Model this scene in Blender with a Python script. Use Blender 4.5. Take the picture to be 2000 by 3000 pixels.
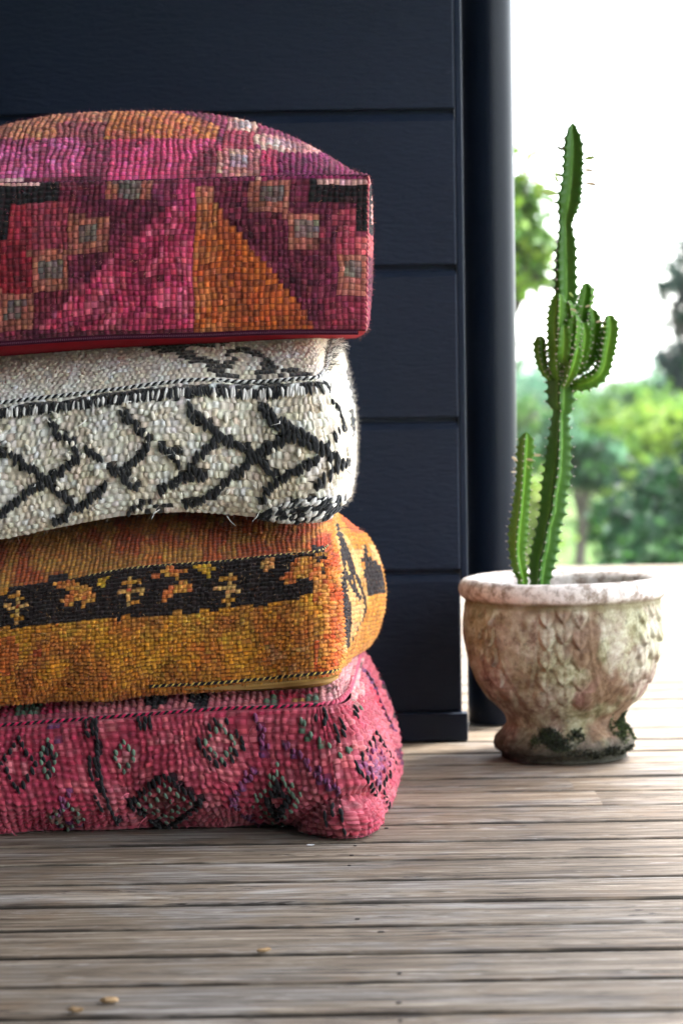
import bpy, bmesh, math, random
import numpy as np
from mathutils import Matrix, Vector

random.seed(7)
RNG = np.random.default_rng(11)
for o in list(bpy.data.objects):
    bpy.data.objects.remove(o)
scene = bpy.context.scene
COL = scene.collection

# ------------------------------------------------------------------ camera
F = 7083.0                      # focal length in pixels of the 2000x3000 picture (85 mm)
CAM_H = 0.686
PITCH = math.atan(385.0 / F)
ROLL = 0.0152
cp, sp, cr, sr = math.cos(PITCH), math.sin(PITCH), math.cos(ROLL), math.sin(ROLL)
cam_d = bpy.data.cameras.new('camera')
cam_d.sensor_fit = 'VERTICAL'
cam_d.sensor_height = 36.0
cam_d.lens = 36.0 * F / 3000.0
cam_d.clip_end = 2000
cam_d.clip_start = 0.05
cam_d.dof.use_dof = True
cam_d.dof.focus_distance = 3.48
cam_d.dof.aperture_fstop = 4.8
cam = bpy.data.objects.new('camera', cam_d)
COL.objects.link(cam)
right = Vector((1, 0, 0)); up = Vector((0, sp, cp)); fwd = Vector((0, cp, -sp))
r2 = right * cr - up * sr
u2 = right * sr + up * cr
m = Matrix.Identity(4)
for i in range(3):
    m[i][0] = r2[i]; m[i][1] = u2[i]; m[i][2] = -fwd[i]
m[2][3] = CAM_H
cam.matrix_world = m
scene.camera = cam

# ------------------------------------------------------------------ sky, sun, exposure
SUN_EL, SUN_AZ = 66.0, 58.0     # sun is high, to the right and a little behind the house corner
world = bpy.data.worlds.new('World')
scene.world = world
world.use_nodes = True
wn = world.node_tree
wn.nodes.clear()
sky = wn.nodes.new('ShaderNodeTexSky')
sky.sky_type = 'NISHITA'
sky.sun_disc = False
sky.sun_elevation = math.radians(SUN_EL)
sky.sun_rotation = math.radians(SUN_AZ)
sky.air_density = 1.0
sky.dust_density = 1.0
sky.ozone_density = 1.0
hs = wn.nodes.new('ShaderNodeHueSaturation')
hs.inputs['Saturation'].default_value = 0.32
bg = wn.nodes.new('ShaderNodeBackground')
bg.inputs['Strength'].default_value = 0.15
wo = wn.nodes.new('ShaderNodeOutputWorld')
wn.links.new(sky.outputs[0], hs.inputs['Color'])
wn.links.new(hs.outputs[0], bg.inputs['Color'])
wn.links.new(bg.outputs[0], wo.inputs['Surface'])

sun_d = bpy.data.lights.new('sun', 'SUN')
sun_d.energy = 1.5
sun_d.angle = math.radians(14)
sun_d.color = (1.0, 0.95, 0.88)
sun = bpy.data.objects.new('sun', sun_d)
COL.objects.link(sun)
el, az = math.radians(SUN_EL), math.radians(SUN_AZ)
sd = Vector((math.cos(el) * math.sin(az), math.cos(el) * math.cos(az), math.sin(el)))
sun.rotation_euler = sd.to_track_quat('Z', 'Y').to_euler()
sun.location = (6, 4, 8)

scene.view_settings.view_transform = 'Standard'
scene.view_settings.look = 'None'
scene.view_settings.exposure = 3.25
scene.view_settings.gamma = 1.0

# ------------------------------------------------------------------ helpers
def lin(c):
    c = np.asarray(c, dtype=float) / 255.0
    return np.where(c <= 0.04045, c / 12.92, ((c + 0.055) / 1.055) ** 2.4)

def at(px, py, Y):
    """world point at distance Y in front of the camera seen at picture point (px, py)"""
    a, b = px - 1000.0, py - 1500.0
    u = a * cr - b * sr
    v = a * sr + b * cr
    d = np.array([u, F * cp - v * sp, -F * sp - v * cp])
    k = Y / d[1]
    return np.array([d[0] * k, Y, CAM_H + d[2] * k])

def ground_at(px, py, z=0.0):
    a, b = px - 1000.0, py - 1500.0
    u = a * cr - b * sr
    v = a * sr + b * cr
    d = np.array([u, F * cp - v * sp, -F * sp - v * cp])
    k = (z - CAM_H) / d[2]
    return np.array([d[0] * k, d[1] * k, z])

def vnoise(x, y, seed=0.0):
    x = np.asarray(x, float); y = np.asarray(y, float)
    xi, yi = np.floor(x), np.floor(y)
    fx, fy = x - xi, y - yi
    fx = fx * fx * (3 - 2 * fx); fy = fy * fy * (3 - 2 * fy)
    def h(a, b):
        s = np.sin(a * 127.1 + b * 311.7 + seed * 74.7) * 43758.5453
        return s - np.floor(s)
    return (h(xi, yi) * (1 - fx) + h(xi + 1, yi) * fx) * (1 - fy) + (h(xi, yi + 1) * (1 - fx) + h(xi + 1, yi + 1) * fx) * fy

def smooth(a, b, x):
    t = np.clip((x - a) / (b - a), 0, 1)
    return t * t * (3 - 2 * t)

def link(o, parent=None):
    COL.objects.link(o)
    if parent is not None:
        o.parent = parent
    return o

def tag(o, label=None, cat=None, group=None, kind=None):
    if label: o['label'] = label
    if cat: o['category'] = cat
    if group: o['group'] = group
    if kind: o['kind'] = kind
    return o

def empty(name, loc=(0, 0, 0)):
    o = bpy.data.objects.new(name, None)
    o.empty_display_size = 0.05
    o.location = loc
    return link(o)

def mesh_np(name, V, Fq, mat, parent=None, smooth_sh=True, face_col=None, vert_col=None):
    """V (n,3), Fq (m,k) all faces the same size; colours as an attribute named Col"""
    V = np.ascontiguousarray(V, dtype=np.float32); Fq = np.ascontiguousarray(Fq, dtype=np.int32)
    if parent is not None:
        V = V - np.array(parent.location, dtype=np.float32)
    me = bpy.data.meshes.new(name)
    k = Fq.shape[1]
    me.vertices.add(len(V)); me.vertices.foreach_set('co', V.ravel())
    me.loops.add(Fq.size); me.loops.foreach_set('vertex_index', Fq.ravel())
    me.polygons.add(len(Fq))
    me.polygons.foreach_set('loop_start', np.arange(0, Fq.size, k, dtype=np.int32))
    me.polygons.foreach_set('use_smooth', np.full(len(Fq), smooth_sh, dtype=bool))
    me.update(calc_edges=True)
    me.validate()
    if face_col is not None:
        at_ = me.attributes.new('Col', 'FLOAT_COLOR', 'FACE')
        c = np.ones((len(Fq), 4), np.float32); c[:, :3] = face_col
        at_.data.foreach_set('color', c.ravel())
    if vert_col is not None:
        at_ = me.attributes.new('Col', 'FLOAT_COLOR', 'POINT')
        c = np.ones((len(V), 4), np.float32); c[:, :3] = vert_col
        at_.data.foreach_set('color', c.ravel())
    me.materials.append(mat)
    o = bpy.data.objects.new(name, me)
    return link(o, parent)

def mesh_py(name, V, Fs, mat, parent=None, smooth_sh=False):
    me = bpy.data.meshes.new(name)
    off = np.array(parent.location) if parent is not None else np.zeros(3)
    me.from_pydata([tuple(np.asarray(v, float) - off) for v in V], [], Fs)
    me.polygons.foreach_set('use_smooth', [smooth_sh] * len(me.polygons))
    me.materials.append(mat)
    me.update()
    return link(bpy.data.objects.new(name, me), parent)

def bm_obj(name, bm, mat, parent=None, smooth_sh=False):
    me = bpy.data.meshes.new(name)
    if parent is not None and parent.location.length > 0 and not getattr(bm, 'local', False):
        bmesh.ops.translate(bm, verts=bm.verts, vec=-parent.location)
    bm.to_mesh(me); bm.free()
    for p in me.polygons: p.use_smooth = smooth_sh
    me.materials.append(mat)
    return link(bpy.data.objects.new(name, me), parent)

def box_bm(x0, x1, y0, y1, z0, z1, bev=0.0, seg=1):
    bm = bmesh.new()
    bmesh.ops.create_cube(bm, size=1.0)
    for v in bm.verts:
        v.co = Vector((x0 + (v.co.x + .5) * (x1 - x0), y0 + (v.co.y + .5) * (y1 - y0), z0 + (v.co.z + .5) * (z1 - z0)))
    if bev > 0:
        bmesh.ops.bevel(bm, geom=bm.edges[:], offset=bev, segments=seg, affect='EDGES', profile=0.5)
    return bm

def grid_faces(nv, nu, wrap_u=False):
    i = np.arange(nv - 1)[:, None]
    j = np.arange(nu if wrap_u else nu - 1)[None, :]
    j2 = (j + 1) % nu
    return np.stack([i * nu + j, i * nu + j2, (i + 1) * nu + j2, (i + 1) * nu + j], -1).reshape(-1, 4)

def frames(P):
    T = np.gradient(P, axis=0)
    T /= np.linalg.norm(T, axis=1, keepdims=True) + 1e-12
    ref = np.tile(np.array([0, 0, 1.0]), (len(P), 1))
    flat = np.abs(T[:, 2]) > 0.92
    ref[flat] = (0, -1.0, 0)
    A = np.cross(T, ref); A /= np.linalg.norm(A, axis=1, keepdims=True)
    B = np.cross(A, T)
    return T, A, B

def tube_arrays(P, R, sides=8):
    P = np.asarray(P, float); R = np.broadcast_to(np.asarray(R, float), (len(P),))
    T, A, B = frames(P)
    th = np.arange(sides) / sides * 2 * math.pi
    V = P[:, None, :] + R[:, None, None] * (np.cos(th)[None, :, None] * A[:, None, :] + np.sin(th)[None, :, None] * B[:, None, :])
    return V.reshape(-1, 3), grid_faces(len(P), sides, True)

def resample(pts, n, close=False):
    """Catmull-Rom through pts, then n points evenly spaced"""
    P = np.asarray(pts, float)
    if len(P) == 2:
        t = np.linspace(0, 1, n)[:, None]
        return P[0] * (1 - t) + P[1] * t
    E = np.vstack([2 * P[0] - P[1], P, 2 * P[-1] - P[-2]])
    out = []
    for i in range(len(P) - 1):
        p0, p1, p2, p3 = E[i], E[i + 1], E[i + 2], E[i + 3]
        t = np.linspace(0, 1, 30, endpoint=False)[:, None]
        out.append(0.5 * (2 * p1 + (p2 - p0) * t + (2 * p0 - 5 * p1 + 4 * p2 - p3) * t ** 2 + (3 * p1 - p0 - 3 * p2 + p3) * t ** 3))
    C = np.vstack(out + [P[-1:]])
    L = np.concatenate([[0], np.cumsum(np.linalg.norm(np.diff(C, axis=0), axis=1))])
    L /= L[-1]
    s = np.linspace(0, 1, n)
    return np.stack([np.interp(s, L, C[:, k]) for k in range(P.shape[1])], 1)

# ------------------------------------------------------------------ material helpers
class NT:
    def __init__(self, name):
        self.m = bpy.data.materials.new(name)
        self.m.use_nodes = True
        self.t = self.m.node_tree
        self.t.nodes.clear()
        self.out = self.n('ShaderNodeOutputMaterial')
        self.b = self.n('ShaderNodeBsdfPrincipled')
        self.l(self.b.outputs[0], self.out.inputs['Surface'])
    def n(self, typ, **kw):
        nd = self.t.nodes.new(typ)
        for k, v in kw.items():
            if k in nd.inputs.keys() if hasattr(nd.inputs, 'keys') else False:
                nd.inputs[k].default_value = v
            else:
                setattr(nd, k, v)
        return nd
    def l(self, a, b): self.t.links.new(a, b)
    def mapping(self, scale, coord='Object', rand=False):
        tc = self.n('ShaderNodeTexCoord')
        mp = self.n('ShaderNodeMapping')
        mp.inputs['Scale'].default_value = scale
        self.l(tc.outputs[coord], mp.inputs['Vector'])
        if rand:
            oi = self.n('ShaderNodeObjectInfo')
            ml = self.n('ShaderNodeVectorMath', operation='MULTIPLY_ADD')
            cmb = self.n('ShaderNodeCombineXYZ')
            for k in range(3): self.l(oi.outputs['Random'], cmb.inputs[k])
            self.l(cmb.outputs[0], ml.inputs[0])
            ml.inputs[1].default_value = (71.3, 37.7, 53.1)
            self.l(mp.outputs[0], ml.inputs[2])
            return ml.outputs[0]
        return mp.outputs[0]
    def noise(self, vec, scale=1.0, detail=4.0, rough=0.55, dist=0.0):
        nd = self.n('ShaderNodeTexNoise')
        nd.inputs['Scale'].default_value = scale
        nd.inputs['Detail'].default_value = detail
        nd.inputs['Roughness'].default_value = rough
        nd.inputs['Distortion'].default_value = dist
        self.l(vec, nd.inputs['Vector'])
        return nd.outputs['Fac']
    def ramp(self, fac, stops, interp='LINEAR'):
        r = self.n('ShaderNodeValToRGB')
        cr_ = r.color_ramp
        cr_.interpolation = interp
        while len(cr_.elements) < len(stops): cr_.elements.new(0.5)
        for e, (p, c) in zip(cr_.elements, stops):
            e.position = p
            e.color = (*c, 1) if len(c) == 3 else c
        self.l(fac, r.inputs['Fac'])
        return r.outputs['Color']
    def mix(self, fac, a, b, mode='MIX'):
        x = self.n('ShaderNodeMix', data_type='RGBA', blend_type=mode)
        for s, v in ((0, fac), (6, a), (7, b)):
            if hasattr(v, 'is_output'): self.l(v, x.inputs[s])
            elif s == 0: x.inputs[0].default_value = v
            else: x.inputs[s].default_value = (*v, 1)
        return x.outputs[2]
    def math(self, op, a, b=0.0, c=None):
        x = self.n('ShaderNodeMath', operation=op)
        for i, v in enumerate((a, b, c)):
            if v is None: continue
            if hasattr(v, 'is_output'): self.l(v, x.inputs[i])
            else: x.inputs[i].default_value = v
        return x.outputs[0]
    def step(self, fac, a, b):
        mr = self.n('ShaderNodeMapRange', interpolation_type='SMOOTHSTEP')
        self.l(fac, mr.inputs[0])
        mr.inputs[1].default_value = a; mr.inputs[2].default_value = b
        mr.inputs[3].default_value = 0; mr.inputs[4].default_value = 1
        return mr.outputs[0]
    def bump(self, h, strength=0.5, dist=0.001, prev=None):
        b = self.n('ShaderNodeBump')
        b.inputs['Strength'].default_value = strength
        b.inputs['Distance'].default_value = dist
        self.l(h, b.inputs['Height'])
        if prev is not None: self.l(prev, b.inputs['Normal'])
        return b.outputs[0]
    def set(self, **kw):
        names = dict(color='Base Color', rough='Roughness', normal='Normal', spec='Specular IOR Level', metal='Metallic',
                     sheen='Sheen Weight', sub='Subsurface Weight')
        for k, v in kw.items():
            s = self.b.inputs[names.get(k, k)]
            if hasattr(v, 'is_output'): self.l(v, s)
            elif isinstance(v, (tuple, list)): s.default_value = (*v, 1) if len(v) == 3 else v
            else: s.default_value = v
        return self.m

def simple(name, col, rough=0.6, spec=0.4, metal=0.0):
    t = NT(name)
    v = t.mapping((1, 1, 1))
    f = t.noise(v, 60, 4)
    c = t.mix(f, tuple(np.clip(np.array(col) * 0.75, 0, 1)), tuple(np.clip(np.array(col) * 1.25, 0, 1)))
    return t.set(color=c, rough=rough, spec=spec, metal=metal)

def fabric_mat(name, fibre=1.0, sheen=0.15):
    t = NT(name)
    a = t.n('ShaderNodeAttribute', attribute_name='Col')
    v = t.mapping((1, 1, 1))
    f1 = t.noise(v, 700, 3, 0.7)
    f2 = t.noise(v, 90, 3, 0.6)
    f = t.math('MULTIPLY_ADD', f1, 0.55, t.math('MULTIPLY', f2, 0.5))
    lo = t.mix(1.0, a.outputs['Color'], (0.62, 0.60, 0.60), 'MULTIPLY')
    hi = t.mix(1.0, a.outputs['Color'], (1.30, 1.28, 1.26), 'MULTIPLY')
    c = t.mix(f, lo, hi)
    nb = t.bump(f1, 0.5 * fibre, 0.0012)
    t.b.inputs['Sheen Roughness'].default_value = 0.6
    return t.set(color=c, rough=0.95, spec=0.12, sheen=sheen, normal=nb)

M = {}
M['fabric'] = fabric_mat('wool_pile')
M['wool'] = fabric_mat('white_wool', 1.2, 0.25)

def wood_mat():
    t = NT('weathered_decking')
    n1 = t.noise(t.mapping((5.5, 40, 40), rand=True), 1.0, 8, 0.70, 1.2)
    n2 = t.noise(t.mapping((3.0, 92, 90), rand=True), 1.0, 6, 0.72, 0.5)
    n3 = t.noise(t.mapping((3.6, 9.0, 4), rand=True), 1.0, 6, 0.66, 0.6)
    n4 = t.noise(t.mapping((6.5, 14.0, 8), rand=True), 1.0, 5, 0.65, 0.5)
    n5 = t.noise(t.mapping((60, 160, 160), rand=True), 1.0, 4, 0.7)
    oi = t.n('ShaderNodeObjectInfo')
    f = t.math('ADD', t.math('MULTIPLY', n1, 0.38), t.math('MULTIPLY', n2, 0.62))
    c1 = t.ramp(f, [(0.37, (0.038, 0.026, 0.017)), (0.46, (0.122, 0.091, 0.063)), (0.53, (0.190, 0.148, 0.104)), (0.62, (0.34, 0.285, 0.22))])
    grey = t.ramp(f, [(0.37, (0.055, 0.048, 0.042)), (0.5, (0.180, 0.164, 0.148)), (0.62, (0.37, 0.36, 0.345))])
    c2 = t.mix(t.math('MULTIPLY', t.step(n3, 0.46, 0.64), 0.60), c1, grey)
    c2 = t.mix(t.math('MULTIPLY', t.step(n4, 0.54, 0.70), 0.40), c2, (0.17, 0.105, 0.058))
    tone = t.math('MULTIPLY_ADD', oi.outputs['Random'], 0.34, 1.00)
    cmb = t.n('ShaderNodeCombineColor')
    for k in range(3): t.l(tone, cmb.inputs[k])
    c3 = t.mix(1.0, c2, cmb.outputs[0], 'MULTIPLY')
    # growth rings cut lengthwise: fine dark lines that wander along the board
    gr = t.noise(t.mapping((0.8, 6.5, 6.5), rand=True), 1.0, 3, 0.5, 0.4)
    ring = t.math('SINE', t.math('MULTIPLY', gr, 95.0))
    ring = t.math('MULTIPLY', t.step(ring, 0.35, 0.95), t.step(t.noise(t.mapping((9.0, 26, 26), rand=True), 1.0, 3, 0.6), 0.40, 0.58))
    c3 = t.mix(t.math('MULTIPLY', ring, 0.40), c3, (0.045, 0.032, 0.022))
    dash = t.step(t.noise(t.mapping((22, 85, 60), rand=True), 1.0, 3, 0.6), 0.62, 0.72)
    c3 = t.mix(t.math('MULTIPLY', dash, 0.65), c3, (0.040, 0.028, 0.020))
    fleck = t.step(t.noise(t.mapping((17, 60, 60), rand=True), 1.0, 4, 0.65), 0.60, 0.74)
    c3 = t.mix(t.math('MULTIPLY', fleck, 0.55), c3, (0.42, 0.385, 0.34))
    streak = t.step(n2, 0.58, 0.66)
    c4 = t.mix(t.math('MULTIPLY', streak, 0.32), c3, (0.055, 0.040, 0.030))
    c4 = t.mix(t.math('MULTIPLY', t.step(n5, 0.62, 0.74), 0.35), c4, (0.06, 0.045, 0.035))
    # hairline cracks running along the grain
    ck = t.noise(t.mapping((2.2, 40, 40), rand=True), 1.0, 3, 0.55, 0.9)
    band = t.math('ABSOLUTE', t.math('SUBTRACT', ck, 0.5))
    gate = t.step(t.noise(t.mapping((2.6, 10, 9), rand=True), 1.0, 2), 0.52, 0.60)
    crack = t.math('MULTIPLY', t.math('SUBTRACT', 1.0, t.step(band, 0.006, 0.019)), gate)
    c5 = t.mix(t.math('MULTIPLY', crack, 0.88), c4, (0.020, 0.014, 0.011))
    # small resin knots and dents
    vo = t.n('ShaderNodeTexVoronoi'); vo.inputs['Scale'].default_value = 1.0
    t.l(t.mapping((5.2, 10.5, 5), rand=True), vo.inputs['Vector'])
    kn = t.math('MULTIPLY', t.math('SUBTRACT', 1.0, t.step(vo.outputs['Distance'], 0.03, 0.13)), t.step(t.noise(t.mapping((3.0, 5, 5), rand=True), 1.0, 1), 0.54, 0.58))
    c6 = t.mix(t.math('MULTIPLY', kn, 0.8), c5, (0.045, 0.030, 0.020))
    # rounded edges painted dark so the shaded gaps between boards read as lines
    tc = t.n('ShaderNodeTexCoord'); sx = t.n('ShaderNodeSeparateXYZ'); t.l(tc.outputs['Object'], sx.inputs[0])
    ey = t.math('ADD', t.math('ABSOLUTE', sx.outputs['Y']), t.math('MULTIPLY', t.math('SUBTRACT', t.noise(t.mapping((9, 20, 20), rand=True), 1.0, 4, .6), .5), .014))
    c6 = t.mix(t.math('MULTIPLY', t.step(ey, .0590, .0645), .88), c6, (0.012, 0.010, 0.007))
    h = t.math('SUBTRACT', t.math('MULTIPLY_ADD', n2, 0.6, n1), t.math('MULTIPLY', crack, 1.2))
    nb = t.bump(h, 0.40, 0.0020)
    rg = t.math('MULTIPLY_ADD', n3, 0.30, 0.55)
    return t.set(color=c6, rough=rg, spec=0.20, normal=nb)
M['wood'] = wood_mat()

def paint_mat(name, col, rough, emboss, spec=0.27):
    t = NT(name)
    g = t.mapping((34, 60, 150))
    n1 = t.noise(g, 1.0, 5, 0.6, 0.8)
    n2 = t.noise(t.mapping((1, 1, 1)), 5, 4)
    n3 = t.noise(t.mapping((1, 1, 1)), 190, 3, 0.6)
    c = t.mix(n2, tuple(np.array(col) * 0.82), tuple(np.array(col) * 1.18))
    scuff = t.step(t.noise(t.mapping((40, 40, 40)), 1.0, 2, 0.5), 0.70, 0.78)
    c = t.mix(t.math('MULTIPLY', scuff, 0.12), c, (0.12, 0.13, 0.15))
    nb = t.bump(n1, emboss, 0.003)
    nb = t.bump(n3, 0.15, 0.0008, nb)
    return t.set(color=c, rough=t.math('MULTIPLY_ADD', n2, 0.12, rough), spec=spec, normal=nb)
M['wall_paint'] = paint_mat('navy_wall_paint', (0.0035, 0.0100, 0.0265), 0.50, 1.0)
M['trim_paint'] = paint_mat('navy_trim_paint', (0.0035, 0.0100, 0.0265), 0.42, 0.15)
M['pipe_paint'] = paint_mat('downpipe_paint', (0.0022, 0.0050, 0.0120), 0.30, 0.03, 0.15)
M['soffit'] = paint_mat('soffit_paint', (0.10, 0.10, 0.10), 0.6, 0.2)
M['dark'] = simple('dark_backing', (0.01, 0.011, 0.013), 0.9, 0.1)

# ================================================================== SETTING
# ------------------------------------------------------------------ deck
PITCH_B = 0.140
GAP = 0.0045
g0 = ground_at(2000, 2400)[1]
deck_far = ground_at(1750, 1654)[1]
deck = empty('deck'); tag(deck, 'weathered grey brown timber deck of long narrow boards', None, None, 'structure')
board_cache = {}
def board_mesh(L):
    key = round(L, 3)
    if key not in board_cache:
        bm = bmesh.new()
        n = max(2, int(L / 0.25))
        prof = [(-0.0655, -0.030), (-0.0655, -0.0080), (-0.0638, -0.0032), (-0.0600, -0.0005), (0.0, 0.0005), (0.0600, -0.0005), (0.0638, -0.0032), (0.0655, -0.0080), (0.0655, -0.030)]
        rows = []
        for i in range(n + 1):
            x = -L / 2 + L * i / n
            rows.append([bm.verts.new((x, p[0], p[1])) for p in prof])
        for i in range(n):
            for j in range(len(prof) - 1):
                bm.faces.new((rows[i][j], rows[i + 1][j], rows[i + 1][j + 1], rows[i][j + 1]))
            bm.faces.new((rows[i][-1], rows[i + 1][-1], rows[i + 1][0], rows[i][0]))
        bm.faces.new(rows[0]); bm.faces.new(rows[-1][::-1])
        bmesh.ops.recalc_face_normals(bm, faces=bm.faces[:])
        me = bpy.data.meshes.new('deck_board')
        bm.to_mesh(me); bm.free()
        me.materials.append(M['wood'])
        board_cache[key] = me
    return board_cache[key]

M['nail'] = simple('rusted_nail', (0.03, 0.022, 0.018), 0.7, 0.3, 0.3)
nail_me = None
def nail_mesh():
    global nail_me
    if nail_me is None:
        bm = bmesh.new()
        bmesh.ops.create_cone(bm, cap_ends=True, segments=8, radius1=0.0032, radius2=0.0028, depth=0.0016)
        nail_me = bpy.data.meshes.new('nail'); bm.to_mesh(nail_me); bm.free()
        nail_me.materials.append(M['nail'])
    return nail_me

rb = random.Random(5)
JOIST = at(1092, 2700, ground_at(1092, 2700)[1])[0]
k0 = int(math.floor((0.9 - g0) / PITCH_B)); k1 = int(math.floor((deck_far - g0) / PITCH_B))
# boards with a butt joint where the picture shows a change of tone
joint_at = {}
for px, py in ((1662, 2275), (1752, 2335)):
    g = ground_at(px, py)
    joint_at[int(math.floor((g[1] - g0) / PITCH_B))] = g[0]
for k in range(k0, k1):
    yc = g0 + (k + 0.5) * PITCH_B
    cuts = [-3.6, 5.4]
    if k in joint_at: cuts.insert(1, joint_at[k])
    else: cuts.insert(1, rb.choice((-2.2, -1.75, 2.3, 2.75, 3.2)))
    for a, b in zip(cuts[:-1], cuts[1:]):
        L = b - a - 0.0003
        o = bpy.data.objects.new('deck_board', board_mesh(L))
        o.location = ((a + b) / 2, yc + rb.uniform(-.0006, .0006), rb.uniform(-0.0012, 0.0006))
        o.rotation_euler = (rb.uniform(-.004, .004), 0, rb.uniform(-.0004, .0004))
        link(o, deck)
        if yc < 4.6:
            for jx in (JOIST, JOIST - 0.9, JOIST + 0.9):
                if a < jx < b:
                    for dy in (-0.036, 0.036):
                        if rb.random() < .45: continue
                        nl = bpy.data.objects.new('nail', nail_mesh())
                        nl.location = (jx + rb.uniform(-.035, .03) - (a + b) / 2, dy + rb.uniform(-.006, .006), 0.0004)
                        nl.scale = (rb.uniform(.8, 1.5), 1, 1)
                        link(nl, o)
# one dark slab standing for the joists and the shaded void under the boards
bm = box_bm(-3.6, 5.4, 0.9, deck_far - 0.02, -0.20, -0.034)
under = bm_obj('dark_underdeck', bm, M['dark'], deck)
EDGE_Y = g0 + k1 * PITCH_B

# ------------------------------------------------------------------ house corner
WY = ground_at(1340, 2172)[1]                     # face of the base trim
WALL_Y = WY + 0.016                               # face of the wall boards
WX = at(1342, 1240, WALL_Y)[0]                    # right hand end of the boards
house = empty('house', (WX, WALL_Y, 0))
tag(house, 'dark navy house corner clad in wide horizontal grooved boards with base trim', 'house')
gz = [at(1330, y, WALL_Y)[2] for y in (1673, 1227, 779, 322)]
base_top = at(1340, 2088, WY)[2]
pitch_w = (gz[3] - gz[0]) / 3
tops = [gz[0], gz[1], gz[2], gz[3], gz[3] + pitch_w, gz[3] + 2 * pitch_w, gz[3] + 3 * pitch_w, gz[3] + 4 * pitch_w, gz[3] + 5 * pitch_w]
def wall_board(z0, z1, name='wall_board', x0=-4.2):
    # profile (y back positive, z): rounded lower arris, chamfered upper edge
    prof = [(0.018, z0), (0.002, z0), (0.0, z0 + 0.002), (0.0, z1 - 0.0165), (0.0012, z1 - 0.0145), (0.0085, z1 - 0.003), (0.018, z1 - 0.002)]
    bm = bmesh.new()
    xs = [x0, WX - 0.0025, WX]
    rows = []
    for i, x in enumerate(xs):
        d = 0.002 if i == 2 else 0.0
        rows.append([bm.verts.new((x, WALL_Y + min(p[0] + d, 0.018), p[1] + (0.001 if (d and j == 0) else 0))) for j, p in enumerate(prof)])
    n = len(prof)
    for i in range(len(xs) - 1):
        for j in range(n):
            bm.faces.new((rows[i][j], rows[i + 1][j], rows[i + 1][(j + 1) % n], rows[i][(j + 1) % n]))
    bm.faces.new(rows[0]); bm.faces.new(rows[-1][::-1])
    bmesh.ops.recalc_face_normals(bm, faces=bm.faces[:])
    return bm_obj(name, bm, M['wall_paint'], house)
zb = base_top + 0.001
for zt in tops:
    wall_board(zb, zt - 0.0035)
    zb = zt + 0.0035
# wall core behind the boards, standing back from the end
bm_obj('wall_core', box_bm(-4.2, WX + 0.0005, WALL_Y + 0.0185, WALL_Y + 0.115, 0.002, tops[-1]), M['trim_paint'], house)
bm_obj('side_wall', box_bm(WX - 0.14, WX - 0.02, WALL_Y + 0.116, WALL_Y + 3.6, 0.002, tops[-1]), M['wall_paint'], house)
# base trim, proud of the boards
BX = at(1370, 2130, WY)[0]
bt = box_bm(-4.2, BX, WY, WALL_Y + 0.0175, 0.001, base_top - 0.001, 0.0022, 2)
bm_obj('base_trim', bt, M['trim_paint'], house)
# corner flashing that stops short of the deck
fx0, fx1 = WX + 0.001, at(1362, 1240, WALL_Y + 0.03)[0]
fl = box_bm(fx0, fx1, WALL_Y + 0.004, WALL_Y + 0.030, at(1357, 1722, WALL_Y)[2], tops[-1], 0.002, 2)
bm_obj('corner_flashing', fl, M['trim_paint'], house)
# verandah roof over the near deck
zr = 2.45
nb_ = 16
for i in range(nb_):
    xa, xb = -4.2, 1.45
    ya = -1.7 + i * (WALL_Y + 1.7) / nb_
    yb = -1.7 + (i + 1) * (WALL_Y + 1.7) / nb_ - 0.006
    if ya > WALL_Y - 0.02 or yb > WALL_Y - 0.02:
        yb = min(yb, WALL_Y - 0.02)
        if yb <= ya: continue
    bm_obj('soffit_board', box_bm(xa, xb, ya, yb, zr, zr + 0.018, 0.002), M['soffit'], house)
bm_obj('roof', box_bm(-4.3, 1.52, -1.9, WALL_Y + 0.45, zr + 0.10, zr + 0.16), M['trim_paint'], house)
bm_obj('fascia', box_bm(1.46, 1.50, -1.72, WALL_Y + 0.42, zr - 0.06, zr + 0.098), M['trim_paint'], house)
bm_obj('verandah_post', box_bm(1.34, 1.44, -1.70, -1.60, -0.1, zr - 0.002, 0.004), M['trim_paint'], house)
# unseen walls added on the left and behind the camera to cut the light
bm_obj('light_block_wall', box_bm(-1.22, -1.10, -1.85, WALL_Y - 0.022, 0.002, zr - 0.004), M['wall_paint'], house)
bm_obj('light_block_wall', box_bm(-1.08, 3.2, -1.85, -1.73, -0.1, zr - 0.004), M['wall_paint'], house)

# ------------------------------------------------------------------ downpipe beside the corner
pg = ground_at(1440, 2131)
PR = 0.5 * 153.0 * (pg[1] + .05) / F
pc = at(1444.5, 1950, pg[1] + PR)
pipe = empty('downpipe', (pc[0], pg[1] + PR, 0)); tag(pipe, 'round dark navy rainwater downpipe beside the house corner', 'downpipe')
zz = np.concatenate([[0.004, 0.004], np.linspace(0.006, 3.0, 40)])
rr = np.concatenate([[0.0, PR - 0.004], np.full(40, PR)])
th = np.arange(64) / 64 * 2 * math.pi
V = np.stack([pc[0] + rr[:, None] * np.cos(th), pg[1] + PR + rr[:, None] * np.sin(th), np.repeat(zz[:, None], 64, 1)], -1)
mesh_np('pipe', V.reshape(-1, 3), grid_faces(len(zz), 64, True), M['pipe_paint'], pipe)
zc = 2.05
V = []
for z, r in ((zc - .02, PR + .0005), (zc - .02, PR + .004), (zc + .02, PR + .004), (zc + .02, PR + .0005)):
    V.append(np.stack([pc[0] + r * np.cos(th), pg[1] + PR + r * np.sin(th), np.full(64, z)], -1))
mesh_np('pipe_clip', np.array(V).reshape(-1, 3), grid_faces(4, 64, True), M['pipe_paint'], pipe, smooth_sh=False)

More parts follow.
